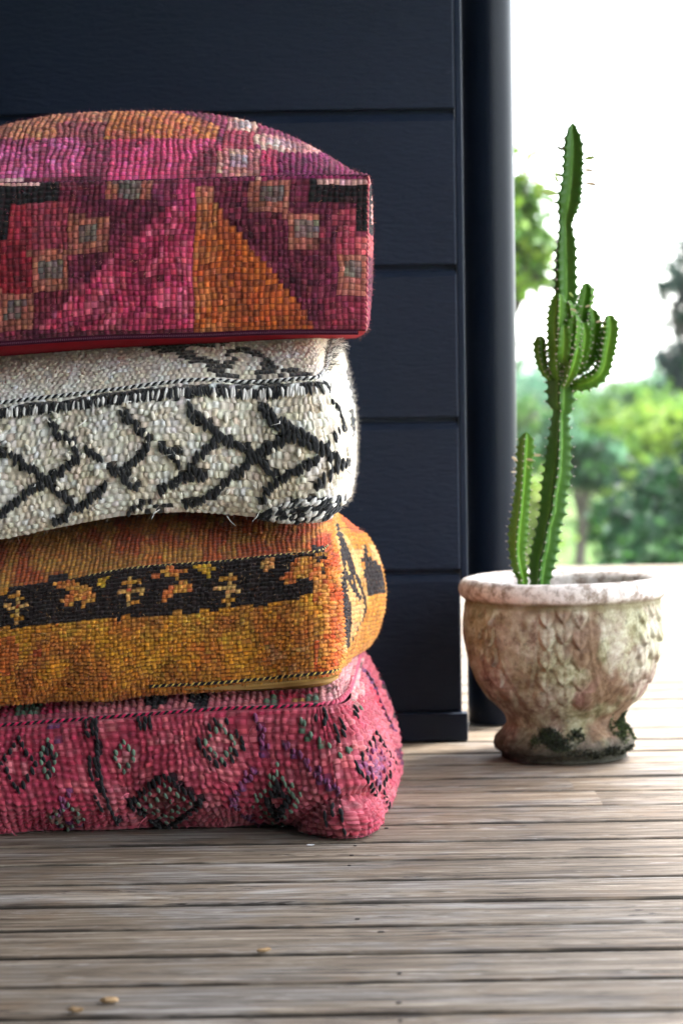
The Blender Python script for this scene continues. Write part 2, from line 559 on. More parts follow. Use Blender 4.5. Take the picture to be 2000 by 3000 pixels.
# ================================================================== FLOOR CUSHIONS
def project(P):
    d = P - np.array([0, 0, CAM_H])
    f = d[..., 1] * cp - d[..., 2] * sp
    upc = d[..., 1] * sp + d[..., 2] * cp
    u = F * d[..., 0] / f; v = -F * upc / f
    return 1000 + u * cr + v * sr, 1500 - u * sr + v * cr

class Cloth:
    """colours of the knots of one panel, worked out in the weaver's chart (x, y)"""
    def __init__(self, x, y, base):
        self.x, self.y = x, y
        self.c = np.empty(x.shape + (3,)); self.c[:] = lin(base)
    def put(self, mask, col, a=1.0):
        self.c[mask] = self.c[mask] * (1 - a) + lin(col) * a
    def rect(self, x0, y0, x1, y1, col, a=1.0):
        self.put((self.x >= x0) & (self.x <= x1) & (self.y >= y0) & (self.y <= y1), col, a)
    def inpoly(self, pts):
        m_ = np.zeros(self.x.shape, bool)
        n = len(pts)
        for i in range(n):
            (x1, y1), (x2, y2) = pts[i], pts[(i + 1) % n]
            if y1 == y2: continue
            c_ = ((y1 > self.y) != (y2 > self.y)) & (self.x < (x2 - x1) * (self.y - y1) / (y2 - y1) + x1)
            m_ ^= c_
        return m_
    def poly(self, pts, col, a=1.0):
        self.put(self.inpoly(pts), col, a)
    def dist(self, pts):
        d = np.full(self.x.shape, 1e9)
        if len(pts) == 1: pts = [pts[0], (pts[0][0] + .01, pts[0][1])]
        for (x1, y1), (x2, y2) in zip(pts[:-1], pts[1:]):
            L2 = (x2 - x1) ** 2 + (y2 - y1) ** 2 + 1e-9
            t = np.clip(((self.x - x1) * (x2 - x1) + (self.y - y1) * (y2 - y1)) / L2, 0, 1)
            d = np.minimum(d, np.hypot(self.x - x1 - t * (x2 - x1), self.y - y1 - t * (y2 - y1)))
        return d
    def stroke(self, pts, w, col, a=1.0):
        self.put(self.dist(pts) < w / 2, col, a)
    def blotch(self, scale, thr, col, seed, a=1.0, soft=0.12, mask=None):
        n = 0.65 * vnoise(self.x / scale, self.y / scale, seed) + 0.35 * vnoise(self.x / scale * 2.3, self.y / scale * 2.3, seed + 3)
        k = smooth(thr - soft, thr + soft, n) * a
        if mask is not None: k = k * mask
        self.c = self.c * (1 - k[..., None]) + lin(col) * k[..., None]
    def diamond(self, cx, cy, rx, ry, col, w=0.28, a=1.0, fill=False):
        q = np.abs(self.x - cx) / rx + np.abs(self.y - cy) / ry
        self.put((q < 1.0) & (q > (0 if fill else 1 - w)), col, a)
    def jitter(self, amt, hue=0.06):
        g = RNG.normal(1, amt, self.c.shape[:2])[..., None]
        h_ = RNG.normal(1, hue, self.c.shape)
        self.c = np.clip(self.c * np.clip(g, .45, 1.7) * h_, 0.002, 0.9)

STYLE = {
    'knot':  dict(u=[.10, .36, .64, .90], v=[.10, .36, .64, .90], pu=[.42, 1, 1, .42], pv=[.42, 1, 1, .42], brick=0, h=.0034, jit=.09),
    'tuft':  dict(u=[.08, .34, .66, .92], v=[.06, .34, .66, .94], pu=[.25, 1, 1, .25], pv=[.35, 1, .9, .2], brick=.5, h=.0036, jit=.18),
    'rib':   dict(u=[.04, .34, .66, .96], v=[.12, .36, .64, .88], pu=[.62, 1, 1, .62], pv=[.22, 1, 1, .22], brick=0, h=.0042, jit=.12),
    'spot':  dict(u=[.10, .36, .64, .90], v=[.06, .24, .48, .64], pu=[.34, 1, 1, .34], pv=[.34, 1, 1, .34], brick=0, h=.0050, jit=.13),
}

def knot_panel(name, parent, S, nc, nr, style, paint, mat, gap=(.55, .45), hscale=1.0, seed=1, jagged=1.0, plain=False):
    """S(u, v) -> points; a woven panel whose every knot is a raised bead with its own colour"""
    st = STYLE[style]
    # even out the spacing of the knots over the bulged surface
    q = np.linspace(0, 1, 400); hf = np.full(400, .5)
    def even(P):
        L = np.concatenate([[0], np.cumsum(np.linalg.norm(np.diff(P, axis=0), axis=1))]); return L / L[-1]
    Lu, Lv = even(S(q, hf)), even(S(hf, q))
    S0 = S
    def S(u, v): return S0(np.interp(u, Lu, q), np.interp(v, Lv, q))
    if plain:
        us = np.linspace(0, 1, nc + 1); vs = np.linspace(0, 1, nr + 1)
        U, W = np.meshgrid(us, vs)
        P = S(U, W)
        UC, WC = np.meshgrid((np.arange(nc) + .5) / nc, (np.arange(nr) + .5) / nr)
        C = paint(S(UC, WC), UC, WC)
        return mesh_np(name, P.reshape(-1, 3), grid_faces(nr + 1, nc + 1), mat, parent, True, C.reshape(-1, 3))
    ku, kv = len(st['u']), len(st['v'])
    us = np.concatenate([[0.0]] + [[(c + f) / nc for f in st['u']] for c in range(nc)] + [[1.0]])
    vs = np.concatenate([[0.0]] + [[(r + f) / nr for f in st['v']] for r in range(nr)] + [[1.0]])
    ci = np.concatenate([[0]] + [[c] * ku for c in range(nc)] + [[nc - 1]]).astype(int)
    ri = np.concatenate([[0]] + [[r] * kv for r in range(nr)] + [[nr - 1]]).astype(int)
    pu = np.concatenate([[0.0]] + [st['pu']] * nc + [[0.0]])
    pv = np.concatenate([[0.0]] + [st['pv']] * nr + [[0.0]])
    U, W = np.meshgrid(us, vs)
    R_, C_ = np.meshgrid(ri, ci, indexing='ij')
    if st['brick']:
        wob = np.where(R_ % 2 == 0, -.25, .25) * 2 * st['brick']
        U = U + wob / nc * smooth(0, 1.5 / nc, U) * smooth(1, 1 - 1.5 / nc, U)
    # uneven rows and columns
    edge = smooth(0, .04, U) * smooth(1, .96, U) * smooth(0, .06, W) * smooth(1, .94, W)
    Wj = W + jagged * .75 / nr * (vnoise(U * nc / 5.0, W * nr / 4.0, seed) - .5) * edge
    Uj = U + jagged * .75 / nc * (vnoise(U * nc / 4.0, W * nr / 5.0, seed + 9) - .5) * edge
    dj = RNG.normal(0, st['jit'], (nr, nc, 2))
    inner = (np.minimum(pu[None, :], pv[:, None]) > 0) * edge
    Uj = Uj + dj[R_, C_, 0] / nc * inner * .8
    Wj = Wj + dj[R_, C_, 1] / nr * inner * .8
    P = S(np.clip(Uj, 0, 1), np.clip(Wj, 0, 1))
    Tu = np.gradient(P, axis=1); Tv = np.gradient(P, axis=0)
    N = np.cross(Tu, Tv); N /= np.linalg.norm(N, axis=2, keepdims=True) + 1e-12
    hk = np.clip(RNG.normal(1, .18, (nr, nc)), .35, 1.6)
    ej = RNG.uniform(.55, 1.5, (nr, nc))[R_, C_]
    H = st['h'] * hscale * hk[R_, C_] * np.where(pu[None, :] < 1, np.clip(pu[None, :] * ej, 0, .95), 1) * np.where(pv[:, None] < 1, np.clip(pv[:, None] * ej, 0, .95), 1)
    H = H * (.35 + .65 * smooth(0, 1.2 / nr, W) * smooth(1, 1 - 1.2 / nr, W))
    P = P + N * H[..., None]
    # colours
    UC, WC = np.meshgrid((np.arange(nc) + .5) / nc, (np.arange(nr) + .5) / nr)
    res = paint(S(UC, WC), UC, WC)
    C, G = res if isinstance(res, tuple) else (res, None)
    fu = ci[:-1]; fv = ri[:-1]
    knot_u = np.concatenate([[False]] + [[True] * (ku - 1) + [False]] * nc)
    knot_v = np.concatenate([[False]] + [[True] * (kv - 1) + [False]] * nr)
    isk = knot_v[:, None] & knot_u[None, :]
    FC = C[fv][:, fu]
    if G is None:
        FG = FC * np.array(gap[0]) + FC.mean(axis=(0, 1)) * gap[1] * .4
    else:
        FG = G[fv][:, fu]
    col = np.where(isk[..., None], FC, FG)
    return mesh_np(name, P.reshape(-1, 3), grid_faces(len(vs), len(us)), mat, parent, True, col.reshape(-1, 3))

class Curve3:
    def __init__(self, pts, n=160):
        self.P = resample(pts, n)
        self.s = np.linspace(0, 1, n)
    def __call__(self, s):
        return np.stack([np.interp(s, self.s, self.P[:, k]) for k in range(3)], -1)

def side_surface(bot, top, bulge, disp=None):
    def S(u, v):
        a, b = bot(u), top(u)
        P = a * (1 - v[..., None]) + b * v[..., None]
        e = 1e-3
        T = (bot(np.clip(u + e, 0, 1)) - bot(np.clip(u - e, 0, 1))) * (1 - v[..., None]) + (top(np.clip(u + e, 0, 1)) - top(np.clip(u - e, 0, 1))) * v[..., None]
        N = np.stack([T[..., 1], -T[..., 0], np.zeros(u.shape)], -1)
        N /= np.linalg.norm(N, axis=-1, keepdims=True) + 1e-12
        d = bulge(u, v)
        P = P + N * d[..., None]
        if disp is not None:
            px, py = project(P)
            P = P + N * disp(px, py, u, v)[..., None]
        return P
    return S

def puff(amount, pe=.55, side=5.0):
    def b(u, v):
        return amount * np.clip(np.sin(np.pi * np.clip(v, 0, 1)), 0, 1) ** pe * (1 - np.abs(2 * u - 1) ** side)
    return b

def coons(cf, cr_, cb, cl, dome, sgn=1.0):
    """patch between front (left>right), right (front>back), back (right>left) and left (back>front) edges"""
    def S(u, v):
        f, b = cf(u), cb(1 - u)
        l, r = cl(1 - v), cr_(v)
        p00, p10, p01, p11 = cf(np.zeros(1))[0], cf(np.ones(1))[0], cb(np.ones(1))[0], cb(np.zeros(1))[0]
        U, W = u[..., None], v[..., None]
        P = (1 - W) * f + W * b + (1 - U) * l + U * r - ((1 - U) * (1 - W) * p00 + U * (1 - W) * p10 + (1 - U) * W * p01 + U * W * p11)
        P[..., 2] += sgn * dome(u, v)
        return P
    return S

def twist_cord(name, path, r, pitch, cols, parent, mat):
    P = np.asarray(path)
    L = np.concatenate([[0], np.cumsum(np.linalg.norm(np.diff(P, axis=0), axis=1))])
    n = int(L[-1] / pitch * 8) + 2
    s = np.linspace(0, L[-1], n)
    C = np.stack([np.interp(s, L, P[:, k]) for k in range(3)], 1)
    T, A, B = frames(C)
    Vs, Fs, Cs = [], [], []
    off = 0
    for k, c in enumerate(cols):
        ph = s / pitch * 2 * math.pi + k * 2 * math.pi / len(cols)
        ctr = C + r * .55 * (np.cos(ph)[:, None] * A + np.sin(ph)[:, None] * B)
        v, f = tube_arrays(ctr, r * .62, 6)
        Vs.append(v); Fs.append(f + off); off += len(v)
        Cs.append(np.tile(lin(c), (len(f), 1)) * RNG.normal(1, .15, (len(f), 1)))
    return mesh_np(name, np.vstack(Vs), np.vstack(Fs), mat, parent, True, np.clip(np.vstack(Cs), .003, .9))

def fibres(name, parent, pts, nrm, length, width, cols, mat):
    """short loose wool hairs standing off the cloth"""
    n = len(pts)
    d = nrm + RNG.normal(0, .65, (n, 3)); d /= np.linalg.norm(d, axis=1, keepdims=True)
    L = length * RNG.uniform(.4, 1.3, (n, 1))
    mid = pts + d * L * .5
    d2 = d + RNG.normal(0, .5, (n, 3)); d2 /= np.linalg.norm(d2, axis=1, keepdims=True)
    tip = mid + d2 * L * .5
    w = np.cross(d, RNG.normal(0, 1, (n, 3))); w /= np.linalg.norm(w, axis=1, keepdims=True); w *= width
    V = np.stack([pts - w, pts + w, mid - w * .8, mid + w * .8, tip - w * .25, tip + w * .25], 1).reshape(-1, 3)
    b = np.arange(n)[:, None] * 6
    Fq = np.concatenate([b + np.array([0, 1, 3, 2]), b + np.array([2, 3, 5, 4])], 0)
    C = np.concatenate([cols, cols], 0)
    o = mesh_np(name, V, Fq, mat, parent, True, C)
    o['kind'] = 'stuff'
    return o

def surf_sample(S, n, u0=0, u1=1, v0=0, v1=1):
    u = RNG.uniform(u0, u1, n); v = RNG.uniform(v0, v1, n)
    P = S(u, v); e = 2e-3
    Tu = S(np.clip(u + e, 0, 1), v) - S(np.clip(u - e, 0, 1), v)
    Tv = S(u, np.clip(v + e, 0, 1)) - S(u, np.clip(v - e, 0, 1))
    N = np.cross(Tu, Tv); N /= np.linalg.norm(N, axis=1, keepdims=True) + 1e-12
    return P, N

def crease(pts, depth, sig):
    def d(px, py):
        dd = np.full(px.shape, 1e9)
        for (x1, y1), (x2, y2) in zip(pts[:-1], pts[1:]):
            L2 = (x2 - x1) ** 2 + (y2 - y1) ** 2
            t = np.clip(((px - x1) * (x2 - x1) + (py - y1) * (y2 - y1)) / L2, 0, 1)
            dd = np.minimum(dd, np.hypot(px - x1 - t * (x2 - x1), py - y1 - t * (y2 - y1)))
        return -depth * np.exp(-(dd / sig) ** 2)
    return d

def W(pts):
    return [at(*p) for p in pts]

class Pouf:
    def __init__(self, name, label, ft, fb, rt, rbm, bt=None, lt_sag=0.0):
        self.root = None
        ft, fb, rt, rbm = W(ft), W(fb), W(rt), W(rbm)
        rt = [ft[-1]] + rt; rbm = [fb[-1]] + rbm
        FLt, FLb = ft[0], fb[0]
        BRt, BRb = rt[-1], rbm[-1]
        BLt = FLt + (BRt - rt[0]); BLb = FLb + (BRb - rbm[0])
        BLt[2] = BRt[2]; BLb[2] = BRb[2]
        self.ft, self.fb = Curve3(ft), Curve3(fb)
        self.rt, self.rb = Curve3(rt), Curve3(rbm)
        self.bt, self.bb = Curve3([BRt, BLt]), Curve3([BRb, BLb])
        self.lt, self.lb = Curve3([BLt, FLt]), Curve3([BLb, FLb])
        c = (FLb + fb[-1] + BRb + BLb) / 4
        self.root = empty(name, (c[0], c[1], min(FLb[2], fb[-1][2])))
        tag(self.root, label, 'floor cushion', 'floor cushions stacked against the navy wall')
    def closed(self, cols, nc, nr, mat, bulge, rp=None):
        """the faces turned away from the picture: knots in one flat face each"""
        pal = [lin(c) for c in cols]
        def paint(P, u, v):
            n = vnoise(u * 9, v * 5, 3.3)
            k = np.clip((n * len(pal)).astype(int), 0, len(pal) - 1)
            c = np.array(pal)[k]
            return np.clip(c * RNG.normal(1, .15, c.shape[:2])[..., None], .003, .9)
        B = side_surface(self.bb, self.bt, puff(bulge)); L = side_surface(self.lb, self.lt, puff(bulge))
        knot_panel('back_panel', self.root, B, nc, nr, 'knot', paint, mat, plain=True)
        knot_panel('left_panel', self.root, L, nc, nr, 'knot', paint, mat, plain=True)

class Finder:
    """where on a cushion face a point of the weaver's chart lies"""
    def __init__(self, S, nu=360, nv=120):
        self.S = S
        u, v = np.meshgrid(np.linspace(.004, .996, nu), np.linspace(.02, .98, nv))
        self.P = S(u, v); e = 2e-3
        Tu = S(np.clip(u + e, 0, 1), v) - S(np.clip(u - e, 0, 1), v)
        Tv = S(u, np.clip(v + e, 0, 1)) - S(u, np.clip(v - e, 0, 1))
        N = np.cross(Tu, Tv); self.N = (N / (np.linalg.norm(N, axis=-1, keepdims=True) + 1e-12)).reshape(-1, 3)
        D = -Tv; self.D = (D / (np.linalg.norm(D, axis=-1, keepdims=True) + 1e-12)).reshape(-1, 3)
        self.P = self.P.reshape(-1, 3)
        self.x, self.y = project(self.P)
        self.x = np.where(((self.P - [0, 0, CAM_H]) * self.N).sum(1) < 0, self.x, 1e7)
    def __call__(self, px, py, tol=14):
        d = np.hypot(self.x - px, self.y - py)
        i = int(np.argmin(d))
        return (self.P[i], self.N[i], self.D[i]) if d[i] < tol else None

def tufts(name, parent, items, mat):
    """items: (point, normal, direction, length, width, colour): plump spindle shaped tufts of yarn lying on the cloth"""
    Vs, Fs, Cs = [], [], []
    sh = [(-.5, .12), (-.36, .66), (-.1, 1.0), (.18, .92), (.40, .55), (.5, .10)]
    k = 6
    ff = grid_faces(len(sh), k, True)
    for p, n, d, L, w, c in items:
        s_ = np.cross(n, d); s_ /= np.linalg.norm(s_)
        base = len(Vs) * len(sh) * k
        V = []
        bend = RNG.normal(0, .12)
        for t, r in sh:
            ctr = p + d * L * t + s_ * bend * L * (t * t - .12) + n * w * .22
            for q in range(k):
                a = q / k * 2 * math.pi
                V.append(ctr + s_ * math.cos(a) * w * .5 * r + n * math.sin(a) * w * .42 * r)
        Vs.append(V); Fs.append(ff + base); Cs.append(np.tile(c, (len(ff), 1)))
    o = mesh_np(name, np.array(Vs).reshape(-1, 3), np.vstack(Fs), mat, parent, True, np.clip(np.vstack(Cs), .002, .9))
    o['kind'] = 'stuff'
    return o

def along(pts, step):
    P = np.array(pts, float)
    L = np.concatenate([[0], np.cumsum(np.hypot(*np.diff(P, axis=0).T))])
    s = np.arange(0, L[-1] + .01, step)
    return np.stack([np.interp(s, L, P[:, 0]), np.interp(s, L, P[:, 1])], 1)

def dome(h, a=2.3, b=1.0):
    return lambda u, v: h * ((1 - np.abs(2 * u - 1) ** a) * (1 - np.abs(2 * v - 1) ** a)) ** b
def off(p, dx, dy, dz):
    q = at(*p); return q + np.array([dx, dy, dz])
_W = W
def W(pts):
    return [p if isinstance(p, np.ndarray) else at(*p) for p in pts]
def lump(amt, sx, sy, seed):
    return lambda px, py: amt * (vnoise(px / sx, py / sy, seed) - .5) * 2

# ------------------------------------------------------------------ cushion 1: magenta and orange, on top
FR = (1079, 513, 3.63); FRB = (1072, 966, 3.63)
p1 = Pouf('floor_cushion', 'magenta, plum and orange patchwork pile floor cushion with red base, topmost of the stack',
          [(-440, 548, 3.69), (-118, 538, 3.67), (150, 533, 3.665), (440, 527, 3.655), (660, 520, 3.65), (910, 513, 3.64), FR],
          [(-440, 1022, 3.69), (-118, 1008, 3.67), (0, 1001, 3.67), (290, 983, 3.66), (590, 975, 3.65), (800, 967, 3.64), FRB],
          [off(FR, -.002, .33, 0), off(FR, -.012, .66, -.005)], [off(FRB, -.002, .33, 0), off(FRB, -.012, .66, 0)])
def paint1(P, u, v):
    px, py = project(P)
    c = Cloth(px * 1.3635, (py - 300) * 1.3635, (108, 38, 64))
    plum, rose, red, peach = (108, 38, 64), (158, 64, 84), (140, 34, 50), (172, 106, 92)
    grey, orange, black, salmon = (118, 108, 104), (196, 98, 46), (22, 22, 25), (228, 166, 160)
    c.blotch(60, .52, (134, 52, 80), 1, .7); c.blotch(45, .60, (74, 22, 46), 5, .8)
    # ---- lower (front) field
    c.rect(-400, 400, 275, 612, rose); c.rect(-400, 545, 120, 760, red); c.rect(38, 400, 120, 560, (150, 44, 62))
    c.rect(-400, 612, -10, 910, (120, 40, 70))
    c.rect(120, 755, 340, 910, (122, 44, 66)); c.rect(130, 560, 300, 640, rose)
    pink = [(690, 330), (772, 330), (772, 912), (130, 912), (330, 740), (480, 590), (640, 450)]
    mk = c.inpoly(pink); c.poly(pink, (206, 70, 112)); c.blotch(70, .56, (146, 36, 74), 9, .85, mask=mk); c.blotch(40, .58, (220, 108, 138), 13, .75, mask=mk)
    c.rect(620, 320, 700, 420, (136, 52, 92)); c.rect(700, 312, 772, 440, (196, 62, 116))
    org = [(772, 345), (850, 400), (1262, 892), (1262, 930), (772, 930)]
    mk = c.inpoly(org); c.poly(org, orange); c.blotch(60, .5, (200, 126, 82), 21, .8, mask=mk * smooth(1000, 800, c.x)); c.blotch(35, .62, (170, 84, 42), 22, .6, mask=mk)
    c.rect(772, 345, 850, 410, (190, 120, 96))
    for a, b in (((270, 455, 430, 602), (310, 490, 397, 572)), ((115, 600, 280, 757), (155, 640, 237, 707)), ((-30, 757, 130, 910), (22, 800, 92, 862)),
                 ((420, 316, 602, 402), (458, 316, 556, 392)), ((1000, 318, 1160, 437), (1040, 330, 1126, 397)), ((1145, 432, 1282, 592), (1188, 470, 1266, 547)),
                 ((1338, 600, 1462, 767), (1360, 640, 1432, 702)), ((-260, 600, -110, 750), (-220, 640, -150, 710))):
        c.rect(*a, peach); c.rect(*b, grey)
    c.rect(1338, 430, 1420, 600, rose); c.rect(1300, 770, 1470, 905, (136, 48, 72)); c.rect(1290, 600, 1338, 770, (110, 36, 68)); c.rect(1420, 530, 1500, 610, (190, 90, 96))
    c.rect(1225, 300, 1470, 392, black); c.rect(1415, 320, 1475, 527, black); c.rect(1258, 286, 1500, 314, salmon); c.rect(1468, 300, 1520, 482, salmon); c.rect(1440, 482, 1520, 527, black)
    c.rect(-400, 330, 220, 412, black); c.rect(-400, 316, 172, 340, salmon); c.rect(172, 320, 222, 407, black); c.rect(-60, 400, 38, 547, black)
    # ---- upper (top) field
    up_ = c.y < 306
    def R(x0, y0, x1, y1, col, a=1.0):
        c.put(up_ & (c.x >= x0) & (c.x <= x1) & (c.y >= y0) & (c.y <= y1), col, a)
    if up_.any():
        keep = c.c.copy()
        R(-900, -300, 2000, 306, (128, 44, 84))
        R(-400, 150, 335, 306, (224, 100, 158)); R(335, 150, 430, 306, (150, 62, 96))
        R(430, 150, 880, 306, (224, 78, 128)); c.put(up_ & c.inpoly([(870, 150), (880, 306), (690, 306), (760, 230)]), (150, 58, 84))
        R(-400, -200, 880, 150, (214, 134, 98)); R(430, -200, 862, 150, (220, 126, 70)); R(230, 85, 420, 150, (160, 84, 88)); R(-400, 150, 180, 176, (160, 70, 110))
        c.put(up_ & c.inpoly([(770, 60), (860, 95), (880, 150), (1010, 140), (900, -60), (700, -60), (560, 20)]), (136, 46, 80))
        R(160, 180, 182, 306, (176, 66, 112)); R(300, 180, 330, 306, (206, 84, 140))
        R(900, 118, 1012, 190, (176, 74, 92)); R(905, 70, 1022, 118, (222, 168, 150)); R(935, 80, 1000, 105, (196, 186, 190))
        R(875, 193, 1036, 303, (226, 158, 146)); R(920, 215, 997, 266, (190, 180, 186))
        c.put(up_ & c.inpoly([(1010, 128), (1090, 133), (1275, 190), (1285, 218), (1036, 192)]), (226, 172, 160))
        c.put(up_ & c.inpoly([(1055, 145), (1130, 152), (1200, 185), (1060, 172)]), (200, 190, 194))
        R(1040, 192, 1110, 300, (176, 58, 98)); R(1110, 205, 1300, 300, (118, 32, 84)); R(1020, -100, 1120, 128, (150, 54, 88))
        c.blotch(50, .6, (150, 40, 96), 31, .5, mask=up_ * (c.x > 880))
        c.blotch(40, .62, (190, 74, 110), 33, .45, mask=up_ * (c.x < 880))
    c.blotch(22, .60, (140, 60, 70), 35, .28); c.blotch(30, .62, (60, 22, 36), 36, .45)
    c.c = np.clip(c.c * np.array([1.06, 1.0, .94]), 0, .8)
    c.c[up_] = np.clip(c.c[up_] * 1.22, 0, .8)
    lowr = c.y > 300
    for r_ in ((1225, 312, 1470, 385), (1420, 320, 1475, 527), (1440, 482, 1520, 527), (-400, 345, 220, 408), (175, 322, 222, 407), (-60, 400, 38, 547)):
        c.put(lowr & (c.x >= r_[0]) & (c.x <= r_[2]) & (c.y >= r_[1]) & (c.y <= r_[3]), black)
    for r_ in ((1258, 286, 1500, 326), (-400, 312, 172, 345)):
        c.put(lowr & (c.x >= r_[0]) & (c.x <= r_[2]) & (c.y >= r_[1]) & (c.y <= r_[3]), salmon)
    c.jitter(.20, .08)
    g = c.c * .52 + lin((66, 26, 36)) * .34
    return c.c, g
S1f = side_surface(p1.fb, p1.ft, puff(.022, .6, 6), lambda px, py, u, v: lump(.004, 160, 120, 4)(px, py) * np.sin(np.pi * v))
S1r = side_surface(p1.rb, p1.rt, puff(.008, .6, 5))
S1t = coons(p1.ft, p1.rt, p1.bt, p1.lt, lambda u, v: .132 * (1 - np.abs(2 * u - 1) ** 2.8) * (1 - np.abs(2 * v - 1) ** 2.4) + .006 * (vnoise(u * 5, v * 5, 8) - .5) * np.sin(np.pi * u) * np.sin(np.pi * v))
knot_panel('front_panel', p1.root, S1f, 88, 27, 'knot', paint1, M['fabric'], seed=1)
knot_panel('right_panel', p1.root, S1r, 70, 27, 'knot', paint1, M['fabric'], seed=2)
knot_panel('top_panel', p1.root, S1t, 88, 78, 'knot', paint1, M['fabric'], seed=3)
p1.closed([(104, 36, 70), (158, 62, 88), (206, 104, 46), (204, 66, 118)], 64, 27, M['fabric'], .02)
M['red_cloth'] = simple('red_base_cloth', tuple(lin((150, 14, 34))), .85, .15)
S1b = coons(p1.fb, p1.rb, p1.bb, p1.lb, lambda u, v: .020 * ((1 - (2 * u - 1) ** 6) * (1 - (2 * v - 1) ** 8)) * (1.25 - .75 * u) + .0015, -1)
uu, vv = np.meshgrid(np.linspace(0, 1, 60), np.linspace(0, 1, 60))
mesh_np('base_panel', S1b(uu, vv).reshape(-1, 3), grid_faces(60, 60)[:, ::-1], M['red_cloth'], p1.root)

def ribbon(name, path, n_off, z0, z1, mat, parent, taper=None):
    P = np.asarray(path); n = len(P)
    T, A, B = frames(P)
    N = np.stack([T[:, 1], -T[:, 0], 0 * T[:, 0]], 1); N /= np.linalg.norm(N, axis=1, keepdims=True)
    k = np.ones(n) if taper is None else taper
    lo = P + N * n_off; lo[:, 2] += z0 * k
    hi = P + N * n_off; hi[:, 2] += z1 * k
    lb = lo - N * .004; hb = hi - N * .004
    V = np.stack([lb, lo, hi, hb], 1).reshape(-1, 3)
    i = np.arange(n - 1)[:, None] * 4
    Fq = np.concatenate([np.concatenate([i + a, i + a + 4, i + (a + 1) % 4 + 4, i + (a + 1) % 4], 1) for a in range(4)], 0)
    return mesh_np(name, V, Fq, mat, parent, False)

def zip_teeth(name, path, n_off, dz, step, size, mat, parent):
    P = np.asarray(path)
    L = np.concatenate([[0], np.cumsum(np.linalg.norm(np.diff(P, axis=0), axis=1))])
    s = np.arange(0, L[-1], step)
    C = np.stack([np.interp(s, L, P[:, k]) for k in range(3)], 1)
    C[:, 1] -= n_off; C[:, 2] += dz
    sx, sy, sz = step * .30, .0012, size
    cube = np.array([[x, y, z] for x in (-sx, sx) for y in (-sy, sy) for z in (-sz, sz)])
    V = (C[:, None, :] + cube[None]).reshape(-1, 3)
    f = np.array([[0, 1, 3, 2], [4, 6, 7, 5], [0, 4, 5, 1], [2, 3, 7, 6], [0, 2, 6, 4], [1, 5, 7, 3]])
    Fq = (np.arange(len(C))[:, None, None] * 8 + f[None]).reshape(-1, 4)
    o = mesh_np(name, V, Fq, mat, parent, False); o['kind'] = 'stuff'
    return o
M['zip_tape_plum'] = simple('plum_zip_tape', tuple(lin((64, 12, 34))), .85, .2)
M['zip_tooth_dark'] = simple('dark_zip_teeth', tuple(lin((92, 44, 70))), .35, .5)
pz = p1.fb(np.linspace(.02, .985, 200))
ztape = ribbon('zip_tape', pz, .0035, -.0075, .0005, M['zip_tape_plum'], p1.root)
zip_teeth('zip_teeth', pz, .0045, -.0035, .0032, .0013, M['zip_tooth_dark'], p1.root)
seam = p1.ft(np.linspace(0, 1, 200)) + np.array([0, -.001, -.001])
twist_cord('top_seam', seam, .0022, .012, [(104, 36, 70), (70, 22, 44)], p1.root, M['fabric'])
cor = np.array([S1f(np.ones(1) * .9995, np.array([t]))[0] for t in np.linspace(.02, 1, 50)])
twist_cord('corner_seam', cor, .0024, .011, [(214, 130, 130), (160, 62, 84)], p1.root, M['fabric'])
P, N = surf_sample(S1f, 3200); Q, K = surf_sample(S1t, 3200, v1=.6); Q2, K2 = surf_sample(S1r, 900)
P = np.vstack([P, Q, Q2]); N = np.vstack([N, K, K2])
fibres('loose_wool', p1.root, P + N * .003, N, .006, .00016, np.array([lin(c) for c in ((190, 90, 120), (120, 40, 80), (214, 150, 120))])[RNG.integers(0, 3, len(P))], M['fabric'])

